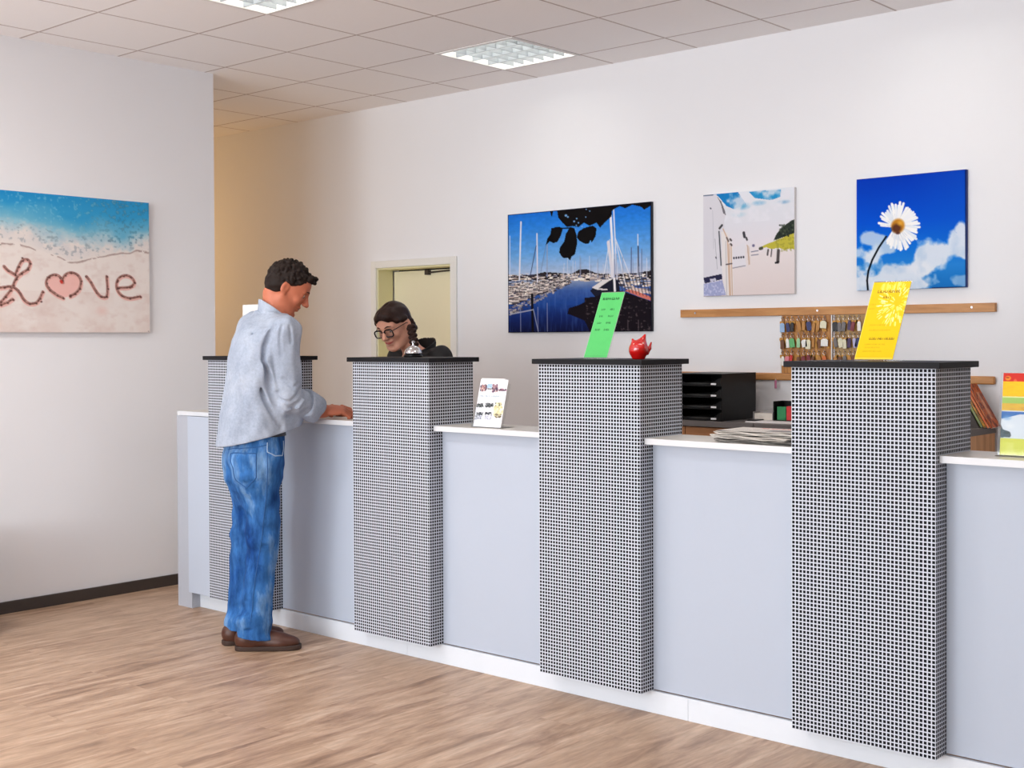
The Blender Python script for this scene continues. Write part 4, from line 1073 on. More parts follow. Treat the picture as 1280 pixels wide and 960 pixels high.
# newspapers
M_news = plain('newsprint', (208, 202, 194), .8, noise=.25, nscale=45)
M_newsdark = plain('newsprint_dark_pages', (120, 116, 112), .8, noise=.6, nscale=70)
def news_canvas(seed, red):
    c = Canvas(120, 80, base=(224, 218, 210)); r = random.Random(seed)
    for k in range(4):
        for i in range(9): c.text_marks(.05 + .24 * k, .25 + .24 * k, .34 + i * .07, .03, (130, 124, 122), k * 20 + i + seed, .7)
    c.put((c.X > .55) * (c.Y > .4) * (c.X < .85) * (c.Y < .75), (110, 106, 110), .8)
    if red: c.put((c.X > .3) * (c.X < .86) * (np.abs(c.Y - .14) < .07) * (c.noise(50, 14, 3) > .42), (204, 60, 60), .9)
    else: c.text_marks(.1, .8, .14, .1, (50, 48, 50), seed)
    return c
NP = [('lowest folded newspaper of the pile on the white worktop', 0.0, .06, 0), ('middle folded newspaper of the pile on the white worktop', -.1, -.05, 1), ('topmost newspaper of the pile, with a red headline', .05, .02, 2)]
z = WZ
for lb, rz, sh, k in NP:
    t = thing('newspaper', (-2.45, 4.18, z), lb, 'newspaper', 'newspapers piled on the worktop')
    W2, D2, H = .17, .112, .0125
    M = Matrix.Translation((-2.44 + sh * .16, 4.176 + (.01 if k == 2 else 0), z)) @ Matrix.Rotation(rz, 4, 'Z')
    # folded sheets: stacked leaves that bulge at the fold
    rr = random.Random(k)
    bm = B(); nl = 4
    for i in range(nl):
        zz = H * i / nl; e = rr.uniform(-.008, .008); f = rr.uniform(-.01, .006)
        pts = []
        nn = 14; th = H / nl * .8
        up_ = [(-W2 + .012 * abs(i - 1.5) * .6 + (2 * W2 + e) * j / nn, zz + th + .0022 * math.sin(j * .9 + i + k) + (.004 if j == 0 else 0)) for j in range(nn + 1)]
        lo_ = [(x, q - th * .8) for x, q in up_]
        lo_ = [(x, max(q, 0.0003)) for x, q in lo_]
        prism(bm, lo_ + up_[::-1], 2 * D2 + f, M @ Matrix.Translation((0, -D2 - f / 2, 0)))
    obj('folded_pages', bm, [M_newsdark, M_news, M_news][k], t)
    if k == 2:
        cv = news_canvas(k, True)
        print_face('front_page', cv, M @ Vector((-W2 + .01, D2 - .004, H + .0026)), M.to_3x3() @ Vector((2 * W2 - .02, 0, 0)), M.to_3x3() @ Vector((0, -2 * D2 + .008, 0)), M_gloss, t)
    z += H + .002

# poster stand at the right
def poster():
    c = Canvas(130, 170, ((570, 172), (1290, 172), (1290, 768), (572, 772)), base=(246, 200, 30))
    c.poly([(570, 165), (1300, 165), (1300, 236), (570, 236)], (206, 40, 24)); c.blob(630, 212, 42, 20, (236, 150, 40), 1, .4); c.blob(625, 208, 30, 7, (150, 40, 20), .9, .5); c.blob(716, 236, 26, 24, (230, 96, 60), 1, .4); c.blob(900, 210, 60, 26, (240, 170, 50), 1, .4)
    c.poly([(570, 236), (1300, 236), (1300, 345), (570, 345)], (250, 196, 20)); c.put(np.clip((c.noise(6, 40, 3) - .5) * 4, 0, 1) * (c.Y > .1) * (c.Y < .3), (240, 170, 16), .5)
    c.poly([(570, 345), (1300, 345), (1300, 352), (570, 352)], (240, 240, 170)); c.poly([(570, 352), (1300, 352), (1300, 395), (570, 395)], (170, 204, 90)); c.poly([(570, 395), (1300, 395), (1300, 445), (570, 445)], (236, 190, 40))
    c.put(np.clip((c.noise(5, 30, 8) - .5) * 4, 0, 1) * (c.Y > .375) * (c.Y < .46), (214, 150, 40), .7)
    c.poly([(570, 448), (1300, 448), (1300, 650), (570, 650)], (226, 232, 240)); c.poly([(570, 455), (1300, 450), (1300, 480), (800, 470), (690, 490), (570, 510)], (40, 110, 186)); c.blob(640, 500, 70, 24, (120, 170, 216), .8, .9)
    c.poly([(570, 550), (600, 585), (680, 600), (700, 625), (690, 640), (570, 645)], (66, 84, 92)); c.blob(650, 610, 50, 12, (40, 60, 60), .9, .6); c.blob(680, 560, 80, 26, (240, 242, 246), .9, .9)
    c.poly([(570, 650), (1300, 640), (1300, 775), (570, 775)], (226, 226, 92)); c.put((c.Y > .84) * np.clip((c.noise(5, 5, 5) - .4) * 3, 0, 1), (236, 236, 130), .7)
    return c
t = thing('poster_stand', (-1.45, 4.2, WZ), 'clear stand with a red, yellow and blue flyer at the right edge', 'poster stand')
px0, px1, py, lean, ph = -1.558, -1.36, 4.165, .035, .268
L = math.hypot(lean, ph); M = Matrix.Translation((px0, py, WZ + .004)) @ Matrix.Rotation(-math.atan2(lean, ph), 4, 'X')
bm = B(); box(bm, -.008, px1 - px0 + .008, .003, .006, 0, L + .003, M); box(bm, -.008, px1 - px0 + .008, -.005, -.003, 0, L * .72, M); box(bm, -.008, px1 - px0 + .008, -.02, .09, -.004, -.001, Matrix.Translation((px0, py, WZ + .004))); obj('acrylic_stand', bm, M_clear, t)
bm = B(); box(bm, 0, px1 - px0, -.0008, .0028, .0, L, M); obj('flyer', bm, M_edge_w, t)
R_ = np.array(M.to_3x3()); P0 = np.array(M.translation)
print_face('printed_sheet', poster(), P0 + R_ @ np.array((0, -.0014, L)), R_ @ np.array((px1 - px0, 0, 0)), R_ @ np.array((0, 0, -L)), M_gloss, t)
# ================================================================== people
M_skin = plain('tanned_skin', (196, 114, 84), .5, noise=.08, nscale=40, bump=.05, bscale=300, sss=.12)
M_skin2 = plain('fair_skin', (216, 158, 134), .48, noise=.05, nscale=40, bump=.04, bscale=300, sss=.12)
M_hair = plain('dark_brown_hair', (30, 17, 11), .6, noise=.5, nscale=120, bump=.5, bscale=240, spec=.25)
M_hair2 = plain('brown_hair', (40, 21, 15), .45, noise=.5, nscale=80, bump=.5, bscale=220, spec=.22)
M_eye = plain('eye_white', (224, 214, 206), .2); M_iris = plain('dark_iris', (40, 28, 22), .2)
M_lip = plain('lips', (176, 92, 84), .45); M_lip2 = plain('rose_lips', (190, 84, 84), .4)
M_jacket = plain('black_jacket', (20, 19, 22), .75, noise=.2, nscale=90)
M_shoe = plain('brown_leather', (78, 44, 32), .42, noise=.25, nscale=50, bump=.15, bscale=150)
M_sole = plain('dark_rubber_sole', (58, 40, 32), .7, noise=.2)
M_belt = plain('dark_leather_belt', (26, 24, 28), .4)
M_thread = plain('pale_thread', (196, 206, 222), .8)

def cloth_mat(name, c1, c2, c3, big=6.0, fine=420.0, rough=.9, stretch=1.0, mid=55.0, mamp=.12):
    """woven cloth: soft worn patches and a fine weave"""
    m, nt, b = new_mat(name)
    tc = N(nt, 'ShaderNodeTexCoord')
    n1 = N(nt, 'ShaderNodeTexNoise'); n1.inputs['Scale'].default_value = big; n1.inputs['Detail'].default_value = 5; mp = N(nt, 'ShaderNodeMapping'); mp.inputs['Scale'].default_value = (1, 1, stretch); nt.links.new(tc.outputs['Object'], mp.inputs['Vector']); nt.links.new(mp.outputs[0], n1.inputs['Vector']); n1.inputs['Roughness'].default_value = .65
    cr = N(nt, 'ShaderNodeValToRGB'); e = cr.color_ramp.elements
    e[0].position = .3; e[0].color = col(*c1); e[1].position = .72; e[1].color = col(*c3); k = e.new(.5); k.color = col(*c2)
    nt.links.new(n1.outputs['Fac'], cr.inputs[0])
    n3 = N(nt, 'ShaderNodeTexNoise'); n3.inputs['Scale'].default_value = mid; n3.inputs['Detail'].default_value = 4; nt.links.new(mp.outputs[0], n3.inputs['Vector'])
    mr3 = N(nt, 'ShaderNodeMapRange'); mr3.inputs[1].default_value = .3; mr3.inputs[2].default_value = .7; mr3.inputs[3].default_value = 1 - mamp; mr3.inputs[4].default_value = 1 + mamp; nt.links.new(n3.outputs['Fac'], mr3.inputs[0])
    c3_ = N(nt, 'ShaderNodeCombineColor')
    for i in range(3): nt.links.new(mr3.outputs[0], c3_.inputs[i])
    n2 = N(nt, 'ShaderNodeTexNoise'); n2.inputs['Scale'].default_value = fine; n2.inputs['Detail'].default_value = 2; nt.links.new(tc.outputs['Object'], n2.inputs['Vector'])
    mr = N(nt, 'ShaderNodeMapRange'); mr.inputs[3].default_value = .78; mr.inputs[4].default_value = 1.2; nt.links.new(n2.outputs['Fac'], mr.inputs[0])
    cc = N(nt, 'ShaderNodeCombineColor')
    for i in range(3): nt.links.new(mr.outputs[0], cc.inputs[i])
    nt.links.new(mixc(nt, 1.0, mixc(nt, 1.0, cr.outputs[0], c3_.outputs[0], 'MULTIPLY'), cc.outputs[0], 'MULTIPLY'), b.inputs['Base Color'])
    b.inputs['Roughness'].default_value = rough; b.inputs['Specular IOR Level'].default_value = .15
    bp = N(nt, 'ShaderNodeBump'); bp.inputs['Strength'].default_value = .2; bp.inputs['Distance'].default_value = .002
    nt.links.new(n2.outputs['Fac'], bp.inputs['Height']); nt.links.new(bp.outputs[0], b.inputs['Normal'])
    return m
M_shirt = cloth_mat('grey_blue_chambray', (150, 160, 178), (164, 174, 191), (180, 188, 202), mid=80.0, mamp=.08)
M_jean = cloth_mat('washed_denim', (22, 62, 122), (56, 108, 170), (146, 184, 220), big=7.0, stretch=.35, mid=40.0, mamp=.3)

def head_frame(c, fwd, roll=0.0):
    """local head axes as rows: right, forward, up"""
    f = Vector(fwd).normalized(); r = f.cross(Vector((0, 0, 1))).normalized(); u = r.cross(f)
    if roll:
        q = Matrix.Rotation(roll, 3, f); r = q @ r; u = q @ u
    R = np.array([r, f, u]); c = np.array(c, float)
    return R, (lambda x, y, z: c + R.T @ np.array((x, y, z)))

def add_head(F, P, R, s=1.0, man=True):
    """skull, face, jaw, nose, brows, cheeks, lips and ears around the head centre"""
    E = lambda c, r, k=.015, op='add', rot=None: F.ell(P(*[q * s for q in c]), [q * s for q in r], R if rot is None else rot @ R, k * s, op)
    Cp = lambda a, b, r1, r2=None, k=.012, op='add': F.cap(P(*[q * s for q in a]), P(*[q * s for q in b]), r1 * s, None if r2 is None else r2 * s, k * s, op)
    E((0, -.012, .035), (.073, .094, .083), .01)
    E((0, .030, -.020), (.062, .064, .088), .03)
    E((0, .052, .050), (.058, .040, .045), .03)                 # forehead
    for q in (-1, 1):
        Cp((q * .054, -.005, -.052), (q * .026, .062, -.096), .021, .018, .03)      # jaw
        E((q * .036, .066, -.024), (.022, .018, .018), .02)     # cheek
        E((q * .032, .086, .006), (.017, .012, .011), .010, 'sub')
        Cp((q * .012, .093, .027), (q * .046, .076, .025), .0085, .007, .014)       # brow
        Cp((q * .018, .083, .004), (q * .044, .073, .004), .010, .009, .006)        # lids
    E((0, .073, -.100), (.022, .019, .017), .018)
    Cp((0, .092, .018), (0, .113, -.022), .0085, .0125, .012)     # nose
    E((0, .118, -.027), (.0115, .011, .010), .006)
    for q in (-1, 1): E((q * .011, .106, -.030), (.008, .010, .0075), .006)
    E((0, .086, -.052), (.026, .014, .008), .010); E((0, .083, -.069), (.022, .013, .008), .010)
    E((0, .098, -.0605), (.026, .010, .002), .004, 'sub')
    E((0, .088, -.084), (.016, .006, .004), .008, 'sub')
    for q in (-1, 1):
        a = q * .35
        rz = np.array([[math.cos(a), math.sin(a), 0], [-math.sin(a), math.cos(a), 0], [0, 0, 1]])
        E((q * .076, -.014, -.004), (.008, .020, .032), .008, rot=rz); E((q * .0845, -.008, .0), (.006, .009, .018), .006, 'sub', rot=rz)
        E((q * .073, -.006, -.030), (.007, .009, .010), .006)

def eyes(P, R, s, par, m_brow, thick=1.0, shut=False):
    for q in (-1, 1):
        bm = B(); c = P(q * .032 * s, .0765 * s, .004 * s); sphere(bm, c, .0115 * s, 14, 10); o = obj('eye', bm, M_eye, par, smooth=True)
        bm = B(); sphere(bm, P(q * .031 * s, .0840 * s, .001 * s), .0056 * s, 12, 8); obj('iris', bm, M_iris, o, smooth=True)
        bm = B(); tube(bm, [P(q * .014 * s, .1005 * s, .027 * s), P(q * .030 * s, .0985 * s, .033 * s), P(q * .048 * s, .083 * s, .028 * s)], [.003 * s * thick, .0042 * s * thick, .002 * s], 6); obj('eyebrow', bm, m_brow, par, smooth=True)

def hand(F, wrist, pdir, up, side, s=1.0, curl=.6, thumb=1):
    """palm, four unequal bent fingers and a thumb from the side of the palm. pdir: wrist to knuckles, up: back of the hand, side: towards the thumb"""
    w = np.array(wrist, float); d = np.array(pdir, float); d /= np.linalg.norm(d); u = np.array(up, float); u -= d * (u @ d); u /= np.linalg.norm(u)
    t = np.cross(d, u); t = t if t @ np.array(side, float) > 0 else -t
    pal = w + d * .055 * s
    F.cap(w - d * .03, w + d * .012 * s, .029 * s, .027 * s, .02)
    F.ell(pal, (.043 * s, .050 * s, .017 * s), np.array([t, d, u]), .018)
    for i, (o, L) in enumerate(((.031, .92), (.0105, 1.0), (-.0105, .95), (-.030, .78))):
        k = w + d * (.098 - .003 * abs(i - 1)) * s + t * o * s
        a = curl * (.55 + .12 * i); p = k; seg = [.046, .029, .022]; r = .0098 if i < 3 else .0085; ang = 0
        for q, g in enumerate(seg):
            ang += a * (.7, 1.0, .7)[q]; dd = d * math.cos(ang) - u * math.sin(ang) + t * (o * 1.2)
            e = p + dd * g * L * s; F.cap(p, e, (r - .0006 * q) * s, (r - .0006 * (q + 1)) * s, .004); p = e
    b = w + d * .030 * s + t * .030 * s - u * .006 * s; m_ = b + (d * .65 + t * .72 - u * .15) * .042 * s; e = m_ + (d * .95 + t * .1 - u * .35) * .034 * s
    F.cap(b, m_, .0145 * s, .0115 * s, .012); F.cap(m_, e, .0108 * s, .0088 * s, .005)

def folds(F, items, band=.05):
    """items: (points, depth, width): a groove (depth > 0) or a ridge (depth < 0) along a line on the cloth"""
    def fn(x, y, z):
        o = np.zeros_like(x)
        for pts, dep, wid in items:
            best = np.full_like(x, 9.0)
            pts = [np.array(p, float) for p in pts]
            for a, b_ in zip(pts, pts[1:]):
                ba = b_ - a; L = ba @ ba
                h = np.clip(((x - a[0]) * ba[0] + (y - a[1]) * ba[1] + (z - a[2]) * ba[2]) / L, 0, 1)
                best = np.minimum(best, (x - a[0] - ba[0] * h) ** 2 + (y - a[1] - ba[1] * h) ** 2 + (z - a[2] - ba[2] * h) ** 2)
            o += dep * np.exp(-best / wid ** 2)
        return o
    F.disp(fn, band)

# ------------------------------------------------------------------ the man at the counter
th = math.radians(19); rt = np.array((math.cos(th), -math.sin(th))); fw = np.array((math.sin(th), math.cos(th)))
ORG = np.array((-5.0, 3.735))
def W(a, b, z): q = ORG + rt * a + fw * b; return np.array((q[0], q[1], z))
FR = (ORG, rt, fw)
S_R, S_L = np.array((-4.797, 3.775, 1.522)), W(-.20, .075, 1.538)
E_R = np.array((-4.80, 3.80, 1.205)); W_R = np.array((-4.842, 4.035, 1.132)); K_R = np.array((-4.775, 4.150, 1.138))
E_L = np.array((-5.17, 3.96, 1.215)); W_L = np.array((-5.05, 4.14, 1.128))
HIP = .1
ANK_R, ANK_L = np.array((-4.948, 3.672, .10)), np.array((-5.10, 3.705, .10))
KN_R, KN_L = np.array((-4.937, 3.745, .53)), np.array((-5.095, 3.775, .53))
HP_R, HP_L = W(.082, .012, .93), W(-.066, .025, .93)
HC = np.array((-4.949, 3.912, 1.735)); HF = np.array((.60, .80, -.58))
HR, HP = head_frame(HC, HF)
HS = 1.02

F = Field((-5.42, 3.40, -.01), (-4.60, 4.36, 1.93), .0042)
F.loft(FR, [(.84, 0, .01, .135, .10), (.95, 0, .01, .145, .105), (1.08, 0, .015, .140, .105), (1.25, 0, .045, .145, .10), (1.4, 0, .07, .150, .10), (1.5, 0, .09, .140, .085), (1.56, 0, .105, .10, .065)], .03)
NB = W(0.005, .118, 1.56)
F.cap(NB, HP(0, -.042 * HS, -.055 * HS), .064, .056, .04)
for a, b_, c in ((S_R, E_R, W_R), (S_L, E_L, W_L)):
    F.cap(W(0, .1, 1.5), a, .06, .046, .05); F.cap(a, b_, .042, .034, .03); F.cap(b_, b_ + (c - b_) * .6, .034, .036, .02); F.cap(b_ + (c - b_) * .6, c, .036, .030, .02)
for h, k, a in ((HP_R, KN_R, ANK_R), (HP_L, KN_L, ANK_L)):
    F.cap(h, k, .072, .052, .04); F.cap(k, a, .052, .036, .03)
tdir = {0: np.array((.69, .72, 0)), 1: np.array((.35, .93, 0))}
for a, q in ((ANK_R, 0), (ANK_L, 1)): F.cap(a, a + tdir[q] * .13 - np.array((0, 0, .055)), .034, .026, .03)
add_head(F, HP, HR, HS)
hand(F, W_R, K_R - W_R, (.25, -.35, .9), (-.8, .5, 0), 1.10, 1.15)
hand(F, W_L, (.5, .8, -.05), (0, 0, 1), (.8, -.4, 0), 1.05, .7)
man = field_obj('person', F, M_skin)
tag(man, 'man in grey-blue shirt and jeans standing at the counter, looking down', 'person', 'people at the reception counter')
eyes(HP, HR, HS, man, M_hair, .55)
bm = B(); tube(bm, [HP(x * HS, (.0945 - 9 * x * x) * HS, (-.0605 + 6 * x * x) * HS) for x in (-.024, -.012, 0, .012, .024)], [.001, .003, .0034, .003, .001], 6); obj('mouth', bm, M_lip, man, smooth=True)

# hair: short, dark, curly
F = Field(HC - .17, HC + .19, .0035)
r_ = random.Random(8); s = HS
F.ell(HP(0, -.016 * s, .046 * s), (.079 * s, .098 * s, .086 * s), HR, .01)
F.ell(HP(0, -.05 * s, .0 * s), (.076 * s, .066 * s, .066 * s), HR, .02)
for i in range(420):
    v = np.array([r_.gauss(0, 1) for _ in range(3)]); v /= np.linalg.norm(v)
    p = (.080 * v[0], -.016 + .100 * v[1], .046 + .088 * v[2])
    if p[2] < .0 - (.035 if p[1] < -.05 else 0): continue
    q = r_.uniform(.006, .0115); F.ell(HP(*[w_ * s for w_ in p]), (q, q * r_.uniform(.7, 1.3), q * r_.uniform(.7, 1.3)), None, .005)
for i in range(34):                                         # longer curls over the forehead
    x = r_.uniform(-.05, .05); q = r_.uniform(.008, .013); F.ell(HP(x * s, (.080 + r_.uniform(-.004, .020) - 9 * x * x) * s, (.092 + r_.uniform(-.018, .018)) * s), (q, q, q), None, .005)
# keep the face, the ears and the nape free
F.ell(HP(0, .095 * s, -.02 * s), (.09 * s, .085 * s, .096 * s), HR, .012, 'sub')
for q in (-1, 1):
    F.ell(HP(q * .082 * s, .0 * s, -.012 * s), (.02 * s, .030 * s, .036 * s), HR, .01, 'sub'); F.ell(HP(q * .07 * s, .045 * s, -.03 * s), (.03 * s, .045 * s, .06 * s), HR, .012, 'sub')
F.disp(wobble(77, 170, .0022)); cutp = HP(0, -.05 * s, -.056 * s); F.cut(cutp, HR.T @ np.array((0, .35, -1)))
field_obj('hair', F, M_hair, man)

# shirt: loose, hanging, sleeves rolled
F = Field((-5.48, 3.40, .90), (-4.60, 4.30, 1.72), .0042)
F.loft(FR, [(.9, 0, .0, .205, .178), (1.0, 0, .012, .204, .180), (1.1, 0, .026, .200, .178), (1.2, 0, .034, .196, .166), (1.3, 0, .036, .194, .156), (1.4, 0, .042, .196, .146), (1.48, 0, .056, .194, .136), (1.54, 0, .076, .172, .116), (1.585, 0, .10, .122, .086), (1.61, 0, .114, .08, .07)], .03, e=2.25)
F.cap(W(.05, .1, 1.565), S_R + np.array((0, 0, .012)), .05, .058, .05); F.cap(W(-.05, .085, 1.565), S_L + np.array((0, 0, .006)), .056, .06, .07); F.cap(W(-.02, .03, 1.52), S_L + np.array((.02, -.03, -.03)), .07, .06, .07)
F.cap(S_R, E_R, .074, .066, .035); F.cap(E_R, E_R + (W_R - E_R) * .62, .066, .056, .02)
F.cap(S_L, E_L, .074, .064, .035); F.cap(E_L, E_L + (W_L - E_L) * .6, .064, .054, .02)
# hanging front
F.cap(W(.04, .14, 1.26), W(.055, .152, 1.10), .07, .072, .05)
wb1 = wobble(3, 24, .0045, (1, 1, .45)); wb2 = wobble(5, 85, .0034, (1, 1, .6)); wb3 = wobble(9, 60, .006, (.8, .8, 1.3))
F.disp(lambda x, y, z: wb1(x, y, z) + wb2(x, y, z) + wb3(x, y, z) * np.exp(-(((x - E_R[0]) ** 2 + (y - E_R[1]) ** 2 + (z - E_R[2] + .0) ** 2) / .012)))
c1 = [(-4.919, 3.687, 1.503), (-4.885, 3.664, 1.427), (-4.868, 3.66, 1.351), (-4.85, 3.664, 1.257), (-4.821, 3.68, 1.189), (-4.796, 3.707, 1.125), (-4.789, 3.744, 1.074)]
c2 = [(-4.775, 3.704, 1.555), (-4.808, 3.696, 1.51), (-4.834, 3.683, 1.457), (-4.829, 3.674, 1.389), (-4.815, 3.686, 1.314), (-4.815, 3.70, 1.25)]
c3 = [(-4.796, 3.697, 1.547), (-4.822, 3.693, 1.49), (-4.816, 3.684, 1.42)]
off = lambda pts, dx, dy, dz=0: [(x + dx, y + dy, z + dz) for x, y, z in pts]
folds(F, [(c1, .024, .014), (off(c1, -.018, -.012), -.010, .013), (c2, .024, .011), (off(c2, .018, .016), -.009, .010), (off(c2, -.02, -.012), -.010, .013), (c3, .016, .008),
          (off(c1, .03, .03)[2:], 0.0204, .016), (off(c1[3:], .012, .016, -.01), -.006, .01),
          ([(-4.747, 3.715, 1.551), (-4.755, 3.711, 1.483), (-4.757, 3.719, 1.41)], 0.0102, .008), ([(-4.728, 3.747, 1.547), (-4.727, 3.757, 1.47)], 0.0085, .007),
          ([(-4.94, 3.617, 1.314), (-4.904, 3.613, 1.201), (-4.90, 3.60, 1.089)], 0.0068, .018), ([(-4.909, 3.641, 1.389), (-4.866, 3.636, 1.239), (-4.828, 3.648, 1.126), (-4.808, 3.678, 1.031)], -0.0085, .014),
          ([(-4.79, 3.73, 1.205), (-4.746, 3.759, 1.188), (-4.734, 3.788, 1.215), (-4.741, 3.822, 1.251)], 0.0136, .009), ([(-4.784, 3.731, 1.169), (-4.764, 3.763, 1.150), (-4.745, 3.807, 1.158), (-4.739, 3.839, 1.197)], -0.0102, .009),
          ([(-4.76, 3.73, 1.30), (-4.735, 3.77, 1.26), (-4.735, 3.82, 1.28)], 0.0085, .009), ([W(-.15, -.03, 1.58), W(-.19, -.04, 1.52), W(-.2, -.06, 1.47)], 0.0153, .008), ([W(-.12, -.03, 1.59), W(-.15, -.06, 1.54)], 0.0102, .007),
          ([W(-.16, -.06, 1.535), W(0, -.05, 1.545), W(.17, -.06, 1.535)], 0.0043, .006)])
hem = W(0, 0, 1.012); F.cut(hem, (fw[0] * .24 + rt[0] * .05, fw[1] * .24 + rt[1] * .05, -1))
shirt = field_obj('shirt', F, M_shirt, man)
# rolled cuffs
for k, (a, b_) in enumerate(((E_R, W_R), (E_L, W_L))):
    d = (b_ - a); L = np.linalg.norm(d); d = d / L
    F = Field(a + d * L * .62 - .13, a + d * L * .62 + .13, .004)
    F.cap(a + d * L * .52, a + d * L * .56, .070, .069, .01); F.cap(a + d * L * .64, a + d * L * .68, .068, .067, .008); F.cap(a + d * L * .74, a + d * L * .78, .062, .060, .008); F.cap(a + d * L * .78, a + d * L * .86, .05, .05, .005, 'sub')
    wq = wobble(20 + k, 75, .006); F.disp(wq)
    F.cut(a + d * L * .79, d); F.cut(a + d * L * .44, -d)
    field_obj('rolled_cuff', F, M_shirt, shirt)
# collar
F = Field(HC - .26, HC + .1, .0035)
nb, nt_ = W(0.0, .112, 1.56), W(-.016, .120, 1.69)
F.cap(nb, nt_, .083, .077, .005); F.cap(nb - (nt_ - nb), nt_ + (nt_ - nb) * .8, .068, .064, .004, 'sub')
ax = (nt_ - nb) / np.linalg.norm(nt_ - nb); ax2 = ax + np.array((.6, .8, 0)) * .7
F.disp(wobble(61, 60, .004)); F.cut(W(-.006, .116, 1.628), ax2); F.cut(nb - ax * .01, -ax)
field_obj('collar', F, M_shirt, shirt)

# jeans
F = Field((-5.34, 3.44, .03), (-4.72, 3.98, 1.12), .0042)
F.loft(FR, [(.70, 0, 0, .07, .05), (.76, 0, -.005, .13, .09), (.82, 0, .012, .158, .108), (.88, 0, .012, .164, .122), (.95, 0, .014, .168, .126), (1.03, 0, .014, .168, .128), (1.07, 0, .014, .166, .126)], .06, e=2.1)
for h, k, a, td in ((HP_R, KN_R, ANK_R, tdir[0]), (HP_L, KN_L, ANK_L, tdir[1])):
    F.cap(h - np.array((0, 0, .02)), k, .096, .080, .05); F.cap(k, a + td * .018 - np.array((0, 0, .03)), .079, .072, .03)
    F.cap(a + td * .01 + np.array((0, 0, .05)), a + td * .03 - np.array((0, 0, .045)), .073, .078, .02)
F.cap(W(-.06, -.045, .9), W(-.065, -.04, .84), .078, .07, .05); F.cap(W(.075, -.055, .9), W(.075, -.045, .84), .078, .07, .05)
F.cap(W(0, -.17, .95), W(0, -.13, .74), .008, .006, .03, 'sub')
j1 = wobble(31, 22, .005, (1, 1, .5)); j2 = wobble(33, 62, .0035, (.7, .7, 1.2)); j3 = wobble(37, 48, .008, (.5, .5, 1.6))
F.disp(lambda x, y, z: j1(x, y, z) + j2(x, y, z) + j3(x, y, z) * (np.exp(-((z - .16) / .1) ** 2) + .5 * np.exp(-((z - .52) / .12) ** 2) + .5 * np.exp(-((z - .82) / .08) ** 2)))
folds(F, [([KN_R + np.array((.0, -.085, .12)), KN_R + np.array((.08, -.03, .05))], .008, .010), ([KN_R + np.array((-.02, -.09, .02)), KN_R + np.array((.075, -.04, -.03))], .007, .010), ([KN_R + np.array((-.03, -.09, -.07)), KN_R + np.array((.07, -.05, -.14))], .006, .010),
          ([W(.02, -.17, .86), W(.1, -.15, .84), W(.19, -.06, .88)], .007, .012), ([W(.03, -.16, .82), W(.12, -.13, .80), W(.2, -.0, .82)], .006, .011), ([W(.22, .02, .95), W(.18, .14, .86)], .006, .012),
          ([ANK_R + np.array((-.06, -.06, .10)), ANK_R + np.array((.05, -.05, .06)), ANK_R + np.array((.07, .03, .09))], .009, .010), ([ANK_R + np.array((-.06, -.06, .04)), ANK_R + np.array((.05, -.05, .01)), ANK_R + np.array((.08, .03, .03))], .009, .010), ([ANK_R + np.array((-.06, -.06, .17)), ANK_R + np.array((.06, -.04, .14))], .006, .010)])
F.cut((0, 0, 1.065), (0, 0, 1)); F.cut((ANK_R[0], ANK_R[1], .064), (-tdir[0][0] * .12, -tdir[0][1] * .12, -1))
jeans = field_obj('jeans', F, M_jean, man)
tree_ = BVHTree.FromPolygons([v.co.copy() for v in jeans.data.vertices], [tuple(p.vertices) for p in jeans.data.polygons])
def on_jeans(pts, out=.0008):
    q = []
    for p in pts:
        c, n, _, _ = tree_.find_nearest(Vector(p)); q.append(c + n * out)
    return q
def seam(name, pts, r0, m, par=jeans):
    fine = []
    for a, b_ in zip(pts, pts[1:]):
        for i in range(6): fine.append(np.array(a) * (1 - i / 6) + np.array(b_) * i / 6)
    fine.append(np.array(pts[-1])); bm = B(); tube(bm, on_jeans(fine), r0, 5); obj(name, bm, m, par, smooth=True)
M_seam = plain('dark_denim_seam', (44, 92, 150), .9, noise=.3, nscale=200); M_seaml = plain('pale_denim_edge', (160, 186, 214), .9, noise=.2, nscale=200)
seam('side_seam', [(-4.821, 3.69, 1.0), (-4.821, 3.682, .925), (-4.827, 3.686, .822), (-4.841, 3.692, .744), (-4.861, 3.692, .655), (-4.872, 3.685, .537), (-4.89, 3.675, .43), (-4.892, 3.651, .288), (-4.88, 3.623, .154)], .0022, M_seam)
seam('front_pocket', [(-4.829, 3.69, .999), (-4.826, 3.687, .954), (-4.811, 3.722, .934), (-4.825, 3.775, .931), (-4.84, 3.80, .96), (-4.845, 3.81, 1.0)], .003, M_seaml)
seam('back_pocket', [(-4.982, 3.594, .945), (-4.899, 3.602, .949), (-4.852, 3.641, .949), (-4.85, 3.639, .889), (-4.849, 3.638, .836), (-4.899, 3.62, .785), (-4.943, 3.592, .822), (-4.955, 3.583, .882), (-4.982, 3.594, .945)], .0026, M_seam)
seam('yoke_seam', [(-5.048, 3.624, .958), (-4.927, 3.605, .97), (-4.862, 3.64, .975), (-4.83, 3.69, .988)], .002, M_seam)
F = Field((-5.26, 3.52, 1.0), (-4.74, 3.96, 1.08), .004)
F.loft(FR, [(1.022, 0, .014, .176, .136), (1.058, 0, .014, .174, .134)], .005, e=2.3)
field_obj('belt', F, M_belt, man)
